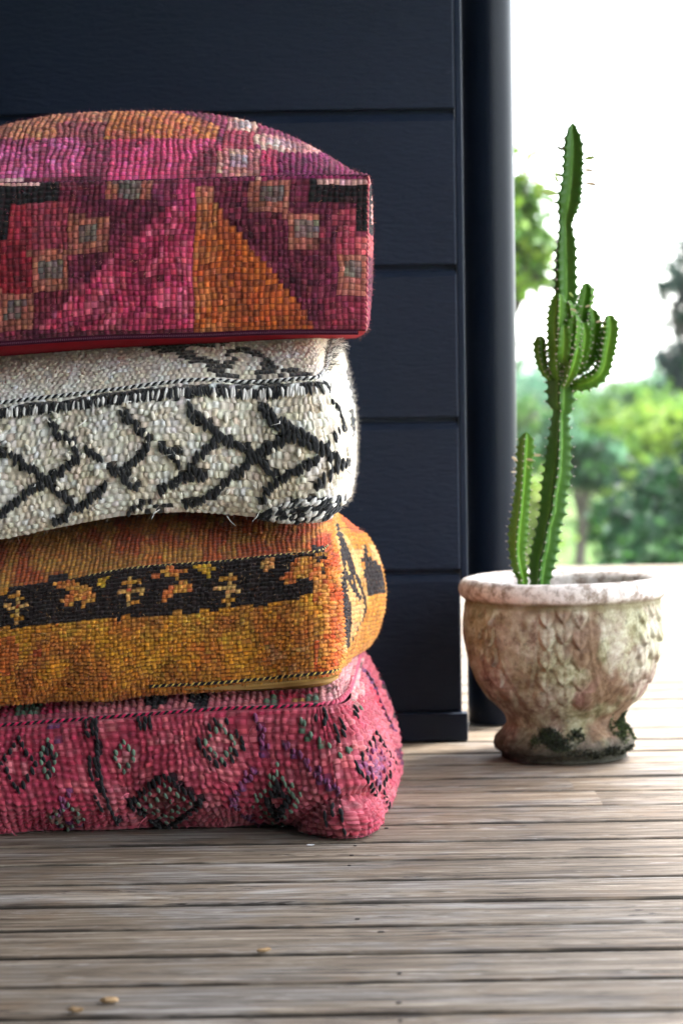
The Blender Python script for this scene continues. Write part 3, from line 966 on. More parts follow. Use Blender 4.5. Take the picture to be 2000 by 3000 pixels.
# ------------------------------------------------------------------ cushion 2: cream with black lattice
p2 = Pouf('floor_cushion', 'cream shaggy wool floor cushion with black lattice lines, second from the top of the stack',
          [(-340, 1244, 3.70), (-150, 1212, 3.69), (0, 1186, 3.685), (293, 1152, 3.67), (470, 1129, 3.66), (590, 1118, 3.655), (735, 1125, 3.65), (870, 1116, 3.635), (930, 1110, 3.64), (948, 1088, 3.70)],
          [(-340, 1630, 3.71), (-150, 1604, 3.70), (0, 1580, 3.695), (110, 1558, 3.69), (293, 1522, 3.68), (410, 1506, 3.675), (557, 1500, 3.67), (704, 1510, 3.66), (850, 1530, 3.645), (940, 1528, 3.645), (978, 1500, 3.71)],
          [(956, 1040, 3.80), (972, 1000, 3.98), (985, 985, 4.30)], [(992, 1485, 3.82), (1008, 1470, 3.98), (1005, 1448, 4.30)])
STROKES2 = [([(215, 385), (235, 432), (300, 462), (310, 530), (230, 580), (190, 615), (100, 662), (60, 700), (0, 745), (-120, 800)], 24),
    ([(-150, 420), (0, 490), (70, 530), (140, 570), (190, 612), (240, 652), (290, 702)], 24), ([(490, 348), (545, 400), (592, 430), (590, 492), (550, 522), (510, 560), (460, 575)], 24),
    ([(345, 495), (412, 527)], 22), ([(450, 560), (490, 602), (550, 642)], 24), ([(430, 622), (370, 682), (300, 722), (208, 782)], 24), ([(640, 475), (690, 502), (722, 545)], 26),
    ([(760, 555), (822, 590)], 22), ([(822, 590), (740, 590), (690, 622), (640, 652)], 24), ([(872, 450), (822, 490), (780, 525)], 24), ([(762, 318), (770, 372)], 20),
    ([(790, 350), (850, 402), (910, 452), (960, 477), (1002, 502), (1052, 542), (1102, 592)], 28), ([(1172, 435), (1110, 462), (1060, 492), (1010, 532), (960, 572), (900, 612), (860, 652), (800, 690), (742, 697)], 26),
    ([(1050, 325), (1110, 377), (1180, 422), (1260, 472), (1312, 507), (1342, 548)], 40), ([(1272, 525), (1210, 556), (1150, 590), (1100, 622), (1032, 697)], 22), ([(1385, 540), (1330, 562), (1258, 642)], 24),
    ([(1358, 390), (1332, 440), (1298, 480)], 14), ([(1330, 300), (1362, 352), (1372, 392)], 16), ([(602, 680), (508, 732)], 15)]
def paint2(P, u, v):
    px, py = project(P)
    c = Cloth(px * 1.3635, (py - 960) * 1.3635, (240, 232, 214))
    c.blotch(80, .5, (218, 203, 178), 41, .7); c.blotch(50, .58, (246, 243, 234), 43, .8)
    K = (24, 25, 27)
    seam_y = np.interp(c.x, [-300, 0, 400, 640, 800, 1000, 1230, 1300], [350, 308, 262, 230, 215, 225, 212, 205])
    def line(pts, w=24):
        w = w * 1.22
        d = c.dist(pts) + 7 * (vnoise(c.x / 19, c.y / 23, len(pts) * 1.7) - .5)
        c.put((d < w / 2) & (c.y > seam_y + 40), K)
    for pts, w in STROKES2:
        line(pts, w * .62)
    # tufted black and white band just below the seam
    dy = c.y - seam_y
    alt = RNG.random(c.x.shape) < .85
    c.put((dy > 4) & (dy < 44) & alt & (c.x < 1300), K); c.put((dy > 4) & (dy < 44) & ~alt & (c.x < 1300), (236, 236, 234))
    bp = c.inpoly([(1030, 752), (1120, 702), (1372, 664), (1420, 720), (1270, 800), (1180, 800), (1060, 790)])
    alt = vnoise(c.x / 16.0, c.y / 9.0, 17.0) > .50
    c.put(bp & alt, K); c.put(bp & ~alt, (238, 236, 230))
    bp = c.inpoly([(380, 800), (540, 735), (640, 706), (780, 740), (960, 775), (960, 860), (380, 860)])
    c.put(bp & (vnoise(c.x / 22, c.y / 12, 5) > .5), K)
    c.put((c.y > np.interp(c.x, [-200, 0, 200, 400], [900, 852, 806, 775])) & (c.x < 400) & (vnoise(c.x / 20, c.y / 12, 6) > .55), K)
    # top face
    up_ = dy < 0
    def tl(pts, w):
        d = c.dist(pts) + 16 * (vnoise(c.x / 14, c.y / 10, 2.2) - .5)
        c.put((d < w / 2) & up_, (30, 29, 28))
    tl([(560, 62), (690, 88), (762, 122), (832, 148), (902, 162)], 26); tl([(720, 70), (792, 132)], 26); tl([(640, 62), (900, 60)], 22)
    tl([(920, 108), (1000, 92), (1062, 130), (1092, 166)], 24); tl([(860, 172), (930, 150), (925, 100)], 24); tl([(880, 182), (930, 202)], 20)
    tl([(1055, 140), (1040, 180), (1022, 216)], 20); tl([(1062, 165), (1112, 192)], 20); tl([(985, 195), (1010, 215)], 18); tl([(1150, 188), (1235, 192)], 22)
    c.blotch(26, .55, (214, 160, 150), 51, .5, mask=smooth(40, 15, np.hypot(c.x - 500, (c.y - 130))) )
    tl2 = c.dist([(1382, 170), (1398, 230), (1412, 300)]) < 9
    c.put(tl2, (60, 62, 66)); c.put(c.dist([(1398, 330), (1406, 400)]) < 8, (44, 46, 50))
    dark = c.c.mean(-1) < .06
    c.jitter(.10, .025)
    c.c[dark] *= RNG.uniform(.6, 1.9, dark.sum())[:, None]
    g = c.c * .70 + lin((190, 174, 148)) * .16
    return c.c, g
cr2 = crease([(300, 1520), (400, 1490), (470, 1466), (540, 1474), (640, 1496), (760, 1512)], .010, 15)
cr2b = crease([(760, 1500), (900, 1450), (1000, 1425)], .006, 18)
S2f = side_surface(p2.fb, p2.ft, puff(.040, .55, 12), lambda px, py, u, v: (lump(.007, 190, 110, 14)(px, py) + cr2(px, py) + cr2b(px, py)) * np.sin(np.pi * v) ** .5)
S2r = side_surface(p2.rb, p2.rt, puff(.025, .5, 3.2), lambda px, py, u, v: .005 * (vnoise(u * 6, v * 4, 2) - .5) * np.sin(np.pi * u))
S2t = coons(p2.ft, p2.rt, p2.bt, p2.lt, lambda u, v: .066 * ((1 - np.abs(2 * u - 1) ** 5) * (1 - np.abs(2 * v - 1) ** 3.2)))
knot_panel('front_panel', p2.root, S2f, 84, 20, 'tuft', paint2, M['wool'], seed=4, jagged=1.3)
knot_panel('right_panel', p2.root, S2r, 66, 20, 'tuft', paint2, M['wool'], seed=5, jagged=1.3)
knot_panel('top_panel', p2.root, S2t, 86, 66, 'tuft', paint2, M['wool'], seed=6, hscale=.6, jagged=1.2)
p2.closed([(226, 218, 202), (206, 192, 168), (40, 40, 42)], 60, 20, M['wool'], .03)
S2b = coons(p2.fb, p2.rb, p2.bb, p2.lb, lambda u, v: .004 * np.sin(np.pi * u) * np.sin(np.pi * v), -1)
M['cream_cloth'] = simple('cream_base_cloth', tuple(lin((190, 180, 160))), .9, .1)
mesh_np('base_panel', S2b(uu, vv).reshape(-1, 3), grid_faces(60, 60)[:, ::-1], M['cream_cloth'], p2.root)
seam = p2.ft(np.linspace(0, 1, 260)) + np.array([0, -.004, .003])
twist_cord('top_seam', seam, .0030, .011, [(236, 236, 232), (26, 28, 30)], p2.root, M['wool'])
seam = p2.rt(np.linspace(0, .7, 120)) + np.array([.003, -.002, .003])
twist_cord('corner_seam', seam, .0030, .011, [(236, 236, 232), (26, 28, 30)], p2.root, M['wool'])
# the black lattice: plump black tufts; and the black and white tufted band under the seam
find2 = [Finder(S2f), Finder(S2r)]
black2, band2 = [], []
for pts, w in STROKES2:
    rows = max(1, int(round(w / 20)))
    for q in along(pts, 13):
        for r in range(rows):
            x = q[0] + (r - (rows - 1) / 2) * 13 + RNG.normal(0, 4); y = q[1] + (r - (rows - 1) / 2) * -12 + RNG.normal(0, 5)
            hit = find2[0](x / 1.3635, 960 + y / 1.3635) or find2[1](x / 1.3635, 960 + y / 1.3635)
            if hit is None: continue
            d = hit[2] + np.cross(hit[1], hit[2]) * RNG.normal(.12, .22); d /= np.linalg.norm(d)
            black2.append((hit[0] + hit[1] * .0035, hit[1], d, RNG.uniform(.011, .018) * min(1.15, .6 + w / 50), RNG.uniform(.0054, .0078) * min(1.1, .5 + w / 45), lin((26, 27, 29)) * RNG.uniform(.6, 2.0)))
tufts('black_lattice', p2.root, black2, M['wool'])
for row, (v0, ln) in enumerate(((.945, .018),)):
    for u_ in np.linspace(.004, .985, 190):
        P0, N0 = S2f(np.array([u_]), np.array([v0]))[0], np.array([0, -1.0, .15])
        P1 = S2f(np.array([u_]), np.array([v0 - .06]))[0]
        d = P1 - P0 + RNG.normal(0, .0016, 3); d /= np.linalg.norm(d)
        blk = RNG.random() < .60
        band2.append((P0 + np.array([0, -.0065, -.004 + RNG.normal(0, .001)]), N0, d, ln * RNG.uniform(.8, 1.15), RNG.uniform(.0040, .0064), lin((26, 28, 30)) * RNG.uniform(.6, 1.8) if blk else lin((240, 238, 232)) * RNG.uniform(.85, 1.0)))
for x in np.arange(1040, 1360, 11):
    for k_ in range(4):
        y0 = np.interp(x, [1030, 1120, 1360], [748, 708, 674]) + 6 + k_ * 20 + RNG.normal(0, 3)
        if y0 > np.interp(x, [1030, 1180, 1270, 1360], [765, 790, 780, 715]): continue
        hit = find2[0](x / 1.3635, 960 + y0 / 1.3635) or find2[1](x / 1.3635, 960 + y0 / 1.3635)
        if hit is None: continue
        d = hit[2] * .6 + np.cross(hit[1], hit[2]) * -.8 + RNG.normal(0, .15, 3); d /= np.linalg.norm(d)
        band2.append((hit[0] + hit[1] * .003, hit[1], d, RNG.uniform(.012, .020), RNG.uniform(.005, .008), lin((24, 26, 28)) * RNG.uniform(.6, 1.8) if RNG.random() < .55 else lin((242, 240, 234))))
tufts('tufted_band', p2.root, band2, M['wool'])
# stray longer cream tufts
cream2 = []
P, N = surf_sample(S2f, 40, .2, 1, .05, .9)
for p_, n_ in zip(P, N):
    d = np.array([RNG.normal(0, .45), 0, -1.0]); d -= n_ * d.dot(n_); d /= np.linalg.norm(d)
    cream2.append((p_ + n_ * .004, n_, d, RNG.uniform(.008, .014), RNG.uniform(.0060, .0092), lin((240, 233, 216)) * RNG.uniform(.78, 1.04)))
tufts('cream_tufts', p2.root, cream2, M['wool'])
# fringe of cut tufts along the right hand seam
Q = p2.rt(RNG.uniform(0, .75, 650)) + RNG.normal(0, .004, (650, 3))
fibres('seam_fringe', p2.root, Q, np.tile([.75, -.35, .1], (650, 1)), .024, .0007, np.array([lin(c) for c in ((230, 228, 222), (60, 60, 62), (120, 116, 110))])[RNG.integers(0, 3, 650)], M['wool'])
P, N = surf_sample(S2f, 2600); Q, K = surf_sample(S2r, 2600); Q2, K2 = surf_sample(S2t, 1200, v1=.4)
P = np.vstack([P, Q, Q2]); N = np.vstack([N, K, K2])
fibres('loose_wool', p2.root, P + N * .004, N, .008, .00014, np.tile(lin((226, 220, 206)), (len(P), 1)), M['wool'])
P, N = surf_sample(S2f, 60)
fibres('pulled_thread', p2.root, P + N * .005, N, .022, .0008, np.tile(lin((238, 236, 230)), (60, 1)), M['wool'])

# ------------------------------------------------------------------ cushion 3: gold and rust with dark band
p3 = Pouf('floor_cushion', 'mustard gold and rust pile floor cushion with black flowered band, between cream and pink cushions',
          [(-340, 1776, 3.71), (-150, 1752, 3.70), (0, 1727, 3.695), (215, 1697, 3.685), (400, 1665, 3.675), (640, 1647, 3.66), (805, 1629, 3.645), (895, 1622, 3.635), (945, 1612, 3.645), (974, 1584, 3.71)],
          [(-340, 2085, 3.71), (-150, 2075, 3.70), (0, 2066, 3.70), (200, 2050, 3.69), (320, 2053, 3.685), (450, 2034, 3.68), (640, 2024, 3.67), (800, 2010, 3.66), (900, 2000, 3.645), (955, 1990, 3.655), (984, 1972, 3.72)],
          [(986, 1562, 3.82), (1004, 1546, 3.95), (1045, 1552, 4.12), (1052, 1556, 4.30)], [(998, 1958, 3.82), (1018, 1940, 3.95), (1062, 1905, 4.14), (1062, 1895, 4.30)])
def paint3(P, u, v):
    px, py = project(P)
    c = Cloth(px * 1.2544, (py - 1480) * 1.2544, (200, 134, 34))
    gold, rust, dark, tan = (190, 130, 46), (176, 74, 36), (32, 21, 19), (206, 160, 92)
    seam_y = np.interp(c.x, [-200, 0, 270, 500, 800, 1010, 1190], [340, 310, 272, 232, 209, 187, 178])
    up_ = c.y < seam_y
    c.blotch(90, .55, (160, 104, 44), 61, .75); c.blotch(60, .6, (206, 150, 48), 63, .7); c.blotch(110, .60, (176, 90, 40), 65, .6)
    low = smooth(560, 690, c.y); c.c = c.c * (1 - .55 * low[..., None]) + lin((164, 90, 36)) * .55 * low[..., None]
    c.blotch(40, .66, (196, 150, 108), 66, .5, mask=(c.y > 520) * (c.x > 980))
    c.poly([(-50, 480), (60, 490), (70, 560), (40, 620), (-50, 620)], rust, .7); c.poly([(125, 530), (160, 535), (155, 565), (128, 560)], rust)
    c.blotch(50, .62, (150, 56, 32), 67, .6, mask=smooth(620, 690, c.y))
    # upper face
    c.put(up_, (182, 122, 50)); c.blotch(100, .52, rust, 71, .9, mask=up_ * (.35 + .65 * smooth(240, 120, c.y - (300 - .11 * c.x) + 160))); c.blotch(45, .58, (206, 146, 62), 73, .75, mask=up_ * 1.0); c.blotch(70, .55, (186, 66, 36), 75, .7, mask=up_ * smooth(300, 760, c.x))
    c.put(up_ & (c.x > 1215) & (c.y > 20), (196, 120, 36))
    # dark flowered band
    lo = np.interp(c.x, [-200, 0, 100, 300, 560, 800, 1000, 1145], [470, 450, 446, 426, 406, 386, 362, 336]) + 10 * (vnoise(c.x / 26, c.y * 0, 3) - .5)
    c.put((~up_) & (c.y < lo) & (c.x < 1146), dark); c.rect(1146, 150, 1190, 300, dark)
    c.poly([(180, 268), (215, 258), (250, 255), (250, 282), (180, 290)], dark)
    for cx, cy in ((65, 372), (482, 318), (838, 308), (-110, 392)):
        c.stroke([(cx, cy - 50), (cx, cy + 50)], 18, tan); c.stroke([(cx - 42, cy), (cx + 42, cy)], 17, tan)
        c.stroke([(cx - 24, cy - 32), (cx + 24, cy - 32)], 13, gold); c.stroke([(cx - 20, cy + 38), (cx + 20, cy + 38)], 13, gold)
        c.stroke([(cx, cy), (cx + 1, cy + 1)], 13, (190, 84, 50))
    for pts in ([(180, 295), (270, 282), (330, 300), (350, 350), (312, 377), (290, 340), (250, 382), (225, 350), (262, 320)],
                [(550, 270), (620, 228), (704, 242), (642, 262), (712, 300), (690, 332), (650, 322), (610, 357), (595, 330), (650, 282), (600, 258)],
                [(1028, 272), (1080, 196), (1182, 200), (1182, 282), (1112, 268), (1062, 292)]):
        c.poly(pts, (204, 142, 62)); c.blotch(26, .6, (202, 96, 56), 81, .8, mask=c.inpoly(pts))
    for pts in ([(345, 270), (407, 262), (375, 314)], [(700, 216), (792, 226), (765, 272)]):
        c.poly(pts, (196, 152, 44))
    c.poly([(945, 212), (1012, 192), (1002, 232), (985, 262), (965, 240)], (206, 150, 84)); c.stroke([(-30, 325), (20, 318)], 26, gold)
    c.poly([(1150, 175), (1165, 185), (1165, 225), (1145, 215)], dark)
    # right hand end: orange shoulder, then tan with black zigzags, then gold
    c.put((c.x > 1192) & ~up_, (202, 110, 44)); c.blotch(36, .58, (190, 74, 34), 85, .8, mask=(c.x > 1150) * (~up_) * (c.x < 1262)); c.blotch(26, .6, (214, 150, 70), 87, .7, mask=(c.x > 1150) * (~up_))
    side = (c.x > np.interp(c.y, [60, 150, 300, 450, 600, 680], [1222, 1238, 1250, 1262, 1258, 1205]))
    c.put(side, (210, 164, 100)); c.blotch(30, .6, (180, 130, 52), 89, .8, mask=side * 1.0)
    for pts, w in (([(1240, 80), (1256, 150), (1262, 230), (1258, 330), (1270, 440), (1276, 540), (1268, 600), (1225, 655)], 15),
                   ([(1252, 120), (1284, 190), (1300, 250), (1330, 320), (1342, 372), (1330, 430)], 11), ([(1262, 240), (1290, 300), (1322, 345)], 12),
                   ([(1262, 330), (1285, 380), (1280, 450), (1272, 520)], 11), ([(1268, 180), (1285, 235), (1296, 285), (1306, 320)], 8), ([(1330, 430), (1300, 490), (1275, 545)], 8)):
        c.put((c.dist(pts) < w / 2 + 1) & side, dark)
    far = c.x > np.interp(c.y, [60, 95, 160, 215, 330, 395, 520, 560], [1236, 1250, 1300, 1326, 1350, 1344, 1280, 1240])
    c.put(far, (190, 124, 40)); c.blotch(40, .58, (206, 144, 56), 91, .7, mask=far * 1.0)
    c.put(far & c.inpoly([(1240, 40), (1320, 60), (1360, 96), (1300, 110)]), (184, 84, 34))
    c.put(far & c.inpoly([(1310, 158), (1345, 150), (1352, 190), (1400, 232), (1412, 322), (1352, 336), (1330, 260), (1340, 215), (1305, 195)]), dark)
    c.put(far & c.inpoly([(1356, 150), (1385, 150), (1400, 228), (1372, 205)]), (216, 160, 96)); c.put(far & c.inpoly([(1305, 165), (1332, 150), (1338, 185), (1318, 190)]), (216, 160, 96))
    dk = c.c.mean(-1) < .03
    c.jitter(.15, .07)
    g = c.c * .52 + lin((58, 34, 18)) * .30
    g[dk] = c.c[dk] * .8
    return c.c, g
cr3 = crease([(330, 2050), (430, 2005), (470, 1960)], .006, 26)
cr3b = crease([(120, 2060), (180, 2000), (210, 1960)], .005, 30)
S3f = side_surface(p3.fb, p3.ft, puff(.034, .5, 14), lambda px, py, u, v: (lump(.0055, 150, 130, 24)(px, py) + cr3(px, py) + cr3b(px, py)) * np.sin(np.pi * v) ** .5)
def b3(u, v):
    hump = .034 * np.exp(-((u - .24) / .17) ** 2) + .042 * np.exp(-((u - .74) / .17) ** 2)
    return hump * np.sin(np.pi * np.clip(v, 0, 1)) ** .6
S3r = side_surface(p3.rb, p3.rt, b3, lambda px, py, u, v: .004 * (vnoise(u * 8, v * 5, 2) - .5) * np.sin(np.pi * u))
S3t = coons(p3.ft, p3.rt, p3.bt, p3.lt, lambda u, v: .066 * ((1 - np.abs(2 * u - 1) ** 5) * (1 - np.abs(2 * v - 1) ** 2.6)))
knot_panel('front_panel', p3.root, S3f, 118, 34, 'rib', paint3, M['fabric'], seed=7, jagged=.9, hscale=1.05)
knot_panel('right_panel', p3.root, S3r, 84, 30, 'knot', paint3, M['fabric'], seed=8, hscale=.75)
knot_panel('top_panel', p3.root, S3t, 100, 74, 'knot', paint3, M['fabric'], seed=9, hscale=.85)
p3.closed([(190, 130, 46), (160, 104, 44), (176, 74, 36), (32, 21, 19)], 70, 26, M['fabric'], .03)
S3b = coons(p3.fb, p3.rb, p3.bb, p3.lb, lambda u, v: .003 * np.sin(np.pi * u) * np.sin(np.pi * v) + .012 * smooth(.5, .9, u) * smooth(0, .06, v) * smooth(1, .9, v), -1)
M['tan_cloth'] = simple('tan_base_cloth', tuple(lin((150, 116, 62))), .85, .15)
mesh_np('base_panel', S3b(uu, vv).reshape(-1, 3), grid_faces(60, 60)[:, ::-1], M['tan_cloth'], p3.root)
seam = p3.ft(np.linspace(.42, .945, 260)) + np.array([0, -.003, .001])
twist_cord('top_seam', seam, .0021, .0085, [(30, 22, 20), (226, 206, 130), (30, 22, 20)], p3.root, M['fabric'])
seam = S3f(np.linspace(.55, .965, 220), np.full(220, .075)) + np.array([0, -.004, 0])
twist_cord('base_seam', seam, .0024, .010, [(22, 20, 20), (214, 184, 90), (22, 20, 20)], p3.root, M['fabric'])
pz = S3f(np.linspace(.62, .955, 160), np.full(160, .045)) + np.array([0, -.0035, -.0015])
tp = smooth(0, .55, np.linspace(0, 1, 160)) * .85 + .15
M['zip_tape_tan'] = simple('tan_zip_tape', tuple(lin((150, 114, 62))), .7, .25)
M['brass'] = simple('brass_zip_teeth', tuple(lin((190, 150, 80))), .4, .5, .4)
ribbon('zip_tape', pz, .0005, -.0085, .0035, M['zip_tape_tan'], p3.root, tp)
zip_teeth('zip_teeth', pz[60:], .0022, -.002, .0030, .0013, M['brass'], p3.root)
P, N = surf_sample(S3f, 3200); Q, K = surf_sample(S3r, 900)
P = np.vstack([P, Q]); N = np.vstack([N, K])
fibres('loose_wool', p3.root, P + N * .003, N, .006, .00015, np.array([lin(c) for c in ((200, 140, 60), (170, 90, 40), (220, 180, 120))])[RNG.integers(0, 3, len(P))], M['fabric'])

# ------------------------------------------------------------------ cushion 4: pink, on the deck
def G(px, py, z=.0015):
    return ground_at(px, py, z)
p4 = Pouf('floor_cushion', 'faded raspberry pink floor cushion with small black diamonds, lying on the deck boards',
          [(-340, 2158, 3.71), (-150, 2140, 3.70), (0, 2127, 3.69), (319, 2103, 3.67), (638, 2079, 3.65), (780, 2074, 3.64), (940, 2066, 3.63), (992, 2055, 3.645), (1022, 2024, 3.72)],
          [G(-340, 2456), G(-150, 2454), G(0, 2452), G(320, 2437), G(440, 2431), G(640, 2438), G(800, 2431), G(930, 2440), G(1015, 2450), G(1062, 2434), G(1092, 2410)],
          [(1034, 1985, 3.86), (1047, 1940, 4.05), (1056, 1892, 4.30)], [G(1120, 2385), G(1142, 2350), G(1160, 2300), G(1160, 2258)])
def paint4(P, u, v):
    px, py = project(P)
    c = Cloth(px * 1.2544, (py - 1880) * 1.2544, (206, 92, 110))
    K, green, purple, hot, sal = (22, 20, 24), (92, 124, 100), (110, 58, 104), (204, 44, 92), (222, 128, 136)
    seam_y = np.interp(c.x, [-200, 0, 400, 800, 980, 1180, 1255], [325, 310, 280, 250, 243, 233, 218])
    up_ = (c.y < seam_y) & (c.x < 1330)
    c.blotch(120, .5, (186, 60, 86), 101, .75); c.blotch(60, .58, (218, 132, 140), 103, .7)
    lf = smooth(420, 150, c.x); c.c = c.c * (1 - .6 * lf[..., None]) + lin((178, 46, 80)) * .6 * lf[..., None]
    c.blotch(80, .55, hot, 105, .7, mask=smooth(1150, 800, c.x) * smooth(320, 250, c.y))
    # faded mauve diagonals
    for pts, w in (([(940, 270), (985, 400), (920, 470), (845, 600)], 26), ([(1060, 380), (1150, 470), (1240, 545)], 30), ([(845, 595), (960, 665), (1040, 690)], 24),
                   ([(250, 560), (200, 640), (300, 690)], 34), ([(185, 320), (235, 320), (230, 360)], 24)):
        c.put((c.dist(pts) < w / 2) & (vnoise(c.x / 17, c.y / 19, 4) > .34) & ~up_, purple)
    def dots(mask, col, keep=.62, seed=1):
        c.put(mask & (vnoise(c.x / 11, c.y / 15, seed) < keep) & ~up_, col)
    def ring(cx, cy, rx, ry, w, col, keep=.85, seed=1):
        q = np.abs(c.x - cx) / rx + np.abs(c.y - cy) / ry
        dots((q < 1) & (q > 1 - w), col, keep, seed)
    ring(608, 590, 150, 108, .20, K, .95, 8); ring(1022, 582, 48, 74, .50, K, .9, 12)
    ring(812, 372, 80, 92, 1, (224, 140, 146), .5, 7); ring(460, 420, 44, 56, 1, (222, 140, 146), .5, 7); ring(72, 455, 50, 80, 1, (214, 124, 134), .5, 2)
    ring(608, 600, 90, 66, 1, (150, 84, 84), .6, 10); ring(1376, 450, 60, 92, 1, (150, 90, 130), .5, 14); ring(250, 640, 70, 60, .8, (150, 110, 100), .45, 15)
    c.put((c.dist([(356, 285), (362, 450), (376, 540), (430, 662)]) < 7) & ~up_, K)
    for x, y in ((1108, 295), (1122, 300), (1148, 345), (1178, 365), (1272, 400), (1250, 420), (1318, 240), (1210, 385)):
        c.put((c.dist([(x, y), (x, y + 8)]) < 10), green)
    # top strip
    c.put(up_, sal); c.put(up_ & (c.x < 232), (204, 52, 92)); c.put(up_ & (c.x > 50) & (c.x < 150) & (c.y > 225) & (c.y < 272), green)
    c.put(up_ & (c.y > seam_y - 26) & (c.x < 330), (196, 90, 110))
    for x in (565, 722):
        c.put(up_ & (np.abs(c.x - x) < 42) & (c.y < 232), K); c.put(up_ & (np.abs(c.x - x) < 24) & (c.y >= 230) & (c.y < 258), K)
    c.put(up_ & (c.x > 985) & (c.x < 1165) & (c.y > 190), (206, 46, 82)); c.put(up_ & (np.hypot(c.x - 1000, c.y - 226) < 24), green); c.put(up_ & (np.hypot(c.x - 1150, c.y - 212) < 22), green); c.put(up_ & (np.hypot((c.x - 1098) / 1.4, c.y - 218) < 14), (214, 160, 80))
    c.put(up_ & (c.x > 1165), (236, 172, 172)); c.blotch(24, .68, green, 113, .8, mask=up_ * (c.x > 1190)); c.blotch(30, .70, K, 115, .8, mask=up_ * (c.x > 1190))
    # right hand end: paler, with broken dark dashes
    sd_ = (c.x > np.interp(c.y, [0, 160, 220, 330, 500], [1335, 1300, 1270, 1340, 1440])) & ~up_
    c.put(sd_, (206, 112, 124), .55)
    for pts, w, col in (([(1385, 105), (1420, 190), (1455, 270), (1478, 330)], 13, K), ([(1335, 110), (1372, 170), (1400, 250), (1445, 330)], 11, purple), ([(1440, 270), (1478, 302)], 9, K), ([(1455, 400), (1470, 440)], 26, (98, 40, 74)), ([(1360, 180), (1390, 240)], 12, (214, 60, 84))):
        c.put((c.dist(pts) < w / 2 + 2) & (vnoise(c.x / 9, c.y / 12, 6) > .3), col)
    c.c = c.c * np.array([.72, .66, .64])
    dk = c.c.mean(-1) < .03
    c.jitter(.15, .05)
    g = c.c * .42 + lin((150, 36, 58)) * .36
    g[dk] = c.c[dk] * .9 + lin((120, 30, 60)) * .15
    return c.c, g
cr4 = crease([(820, 2432), (880, 2392), (940, 2352), (1010, 2332), (1080, 2330)], .020, 22)
cr4b = crease([(1000, 2080), (1040, 2150), (1080, 2230)], .004, 30)
def disp4(px, py, u, v):
    ear = .014 * np.exp(-(((px - 1030) / 80) ** 2 + ((py - 2405) / 40) ** 2))
    under = -.050 * np.exp(-((v) / .20) ** 2) * (smooth(.0, .08, u) * smooth(.80, .66, u)) * (.5 + .9 * vnoise(u * 7, v * 0, 3))
    return lump(.006, 170, 120, 34)(px, py) * np.sin(np.pi * v) ** .5 + (cr4(px, py) + ear) * smooth(1.0, .93, u) + under
def b4(u, v):
    return .038 * np.sin(np.pi * np.clip(v * .93 + .04, 0, 1)) ** .45 * (1 - np.abs(2 * u - 1) ** 14)
S4f = side_surface(p4.fb, p4.ft, b4, disp4)
S4r = side_surface(p4.rb, p4.rt, lambda u, v: .022 * np.sin(np.pi * np.clip(v, 0, 1)) ** .6 * (1 - np.abs(2 * u - 1) ** 6) * (1 + .25 * np.sin(u * 9)), lambda px, py, u, v: cr4(px, py) * smooth(.4, .1, u) * smooth(0, .06, u))
S4t = coons(p4.ft, p4.rt, p4.bt, p4.lt, lambda u, v: .030 * ((1 - np.abs(2 * u - 1) ** 6) * (1 - np.abs(2 * v - 1) ** 4)))
knot_panel('front_panel', p4.root, S4f, 78, 19, 'spot', paint4, M['fabric'], seed=10, jagged=1.4)
knot_panel('right_panel', p4.root, S4r, 58, 18, 'spot', paint4, M['fabric'], seed=11, jagged=1.2)
knot_panel('top_panel', p4.root, S4t, 72, 50, 'spot', paint4, M['fabric'], seed=12)
# black, green and mauve yarn dashes of the pattern
find4 = [Finder(S4f), Finder(S4r)]
marks4 = []
def dash4(x, y, col, ln=.013, w=.0062, tilt=.05):
    hit = find4[0](x / 1.2544, 1880 + y / 1.2544, 9) or find4[1](x / 1.2544, 1880 + y / 1.2544, 9)
    if hit is None: return
    d = hit[2] + np.cross(hit[1], hit[2]) * RNG.normal(tilt, .10); d /= np.linalg.norm(d)
    marks4.append((hit[0] + hit[1] * .0030, hit[1], d, ln * RNG.uniform(.85, 1.2), w * RNG.uniform(.85, 1.15), lin(col) * RNG.uniform(.7, 1.4)))
def ring4(cx, cy, rx, ry, n, col, ln=.013, w=.0062, skip=0.0):
    for k_ in range(n):
        t = k_ / n * 4
        q = int(t); f = t - q
        x0, y0 = [(0, -1), (1, 0), (0, 1), (-1, 0)][q]; x1, y1 = [(1, 0), (0, 1), (-1, 0), (0, -1)][q]
        if RNG.random() < skip: continue
        dash4(cx + rx * (x0 * (1 - f) + x1 * f) + RNG.normal(0, 2), cy + ry * (y0 * (1 - f) + y1 * f) + RNG.normal(0, 2), col, ln, w)
KK, GG, PP = (18, 16, 19), (92, 112, 94), (110, 50, 84)
ring4(72, 455, 62, 92, 16, KK); ring4(180, 432, 14, 52, 8, KK); ring4(180, 432, 34, 66, 10, GG, .010)
ring4(460, 420, 42, 52, 10, GG, .011); ring4(812, 375, 88, 100, 18, KK, .014, .0062, .15); ring4(812, 372, 54, 66, 12, GG, .011)
ring4(608, 590, 138, 98, 30, KK, .014); ring4(608, 588, 96, 64, 16, GG, .010); ring4(608, 596, 52, 36, 8, GG, .010)
ring4(1022, 578, 78, 98, 20, GG, .011); ring4(1022, 582, 42, 66, 14, KK, .015, .008); ring4(1022, 578, 100, 124, 14, GG, .010, .0055, .3)
ring4(1376, 450, 72, 108, 24, KK, .013); ring4(1376, 450, 44, 66, 12, PP, .011); ring4(250, 640, 60, 46, 12, GG, .010)
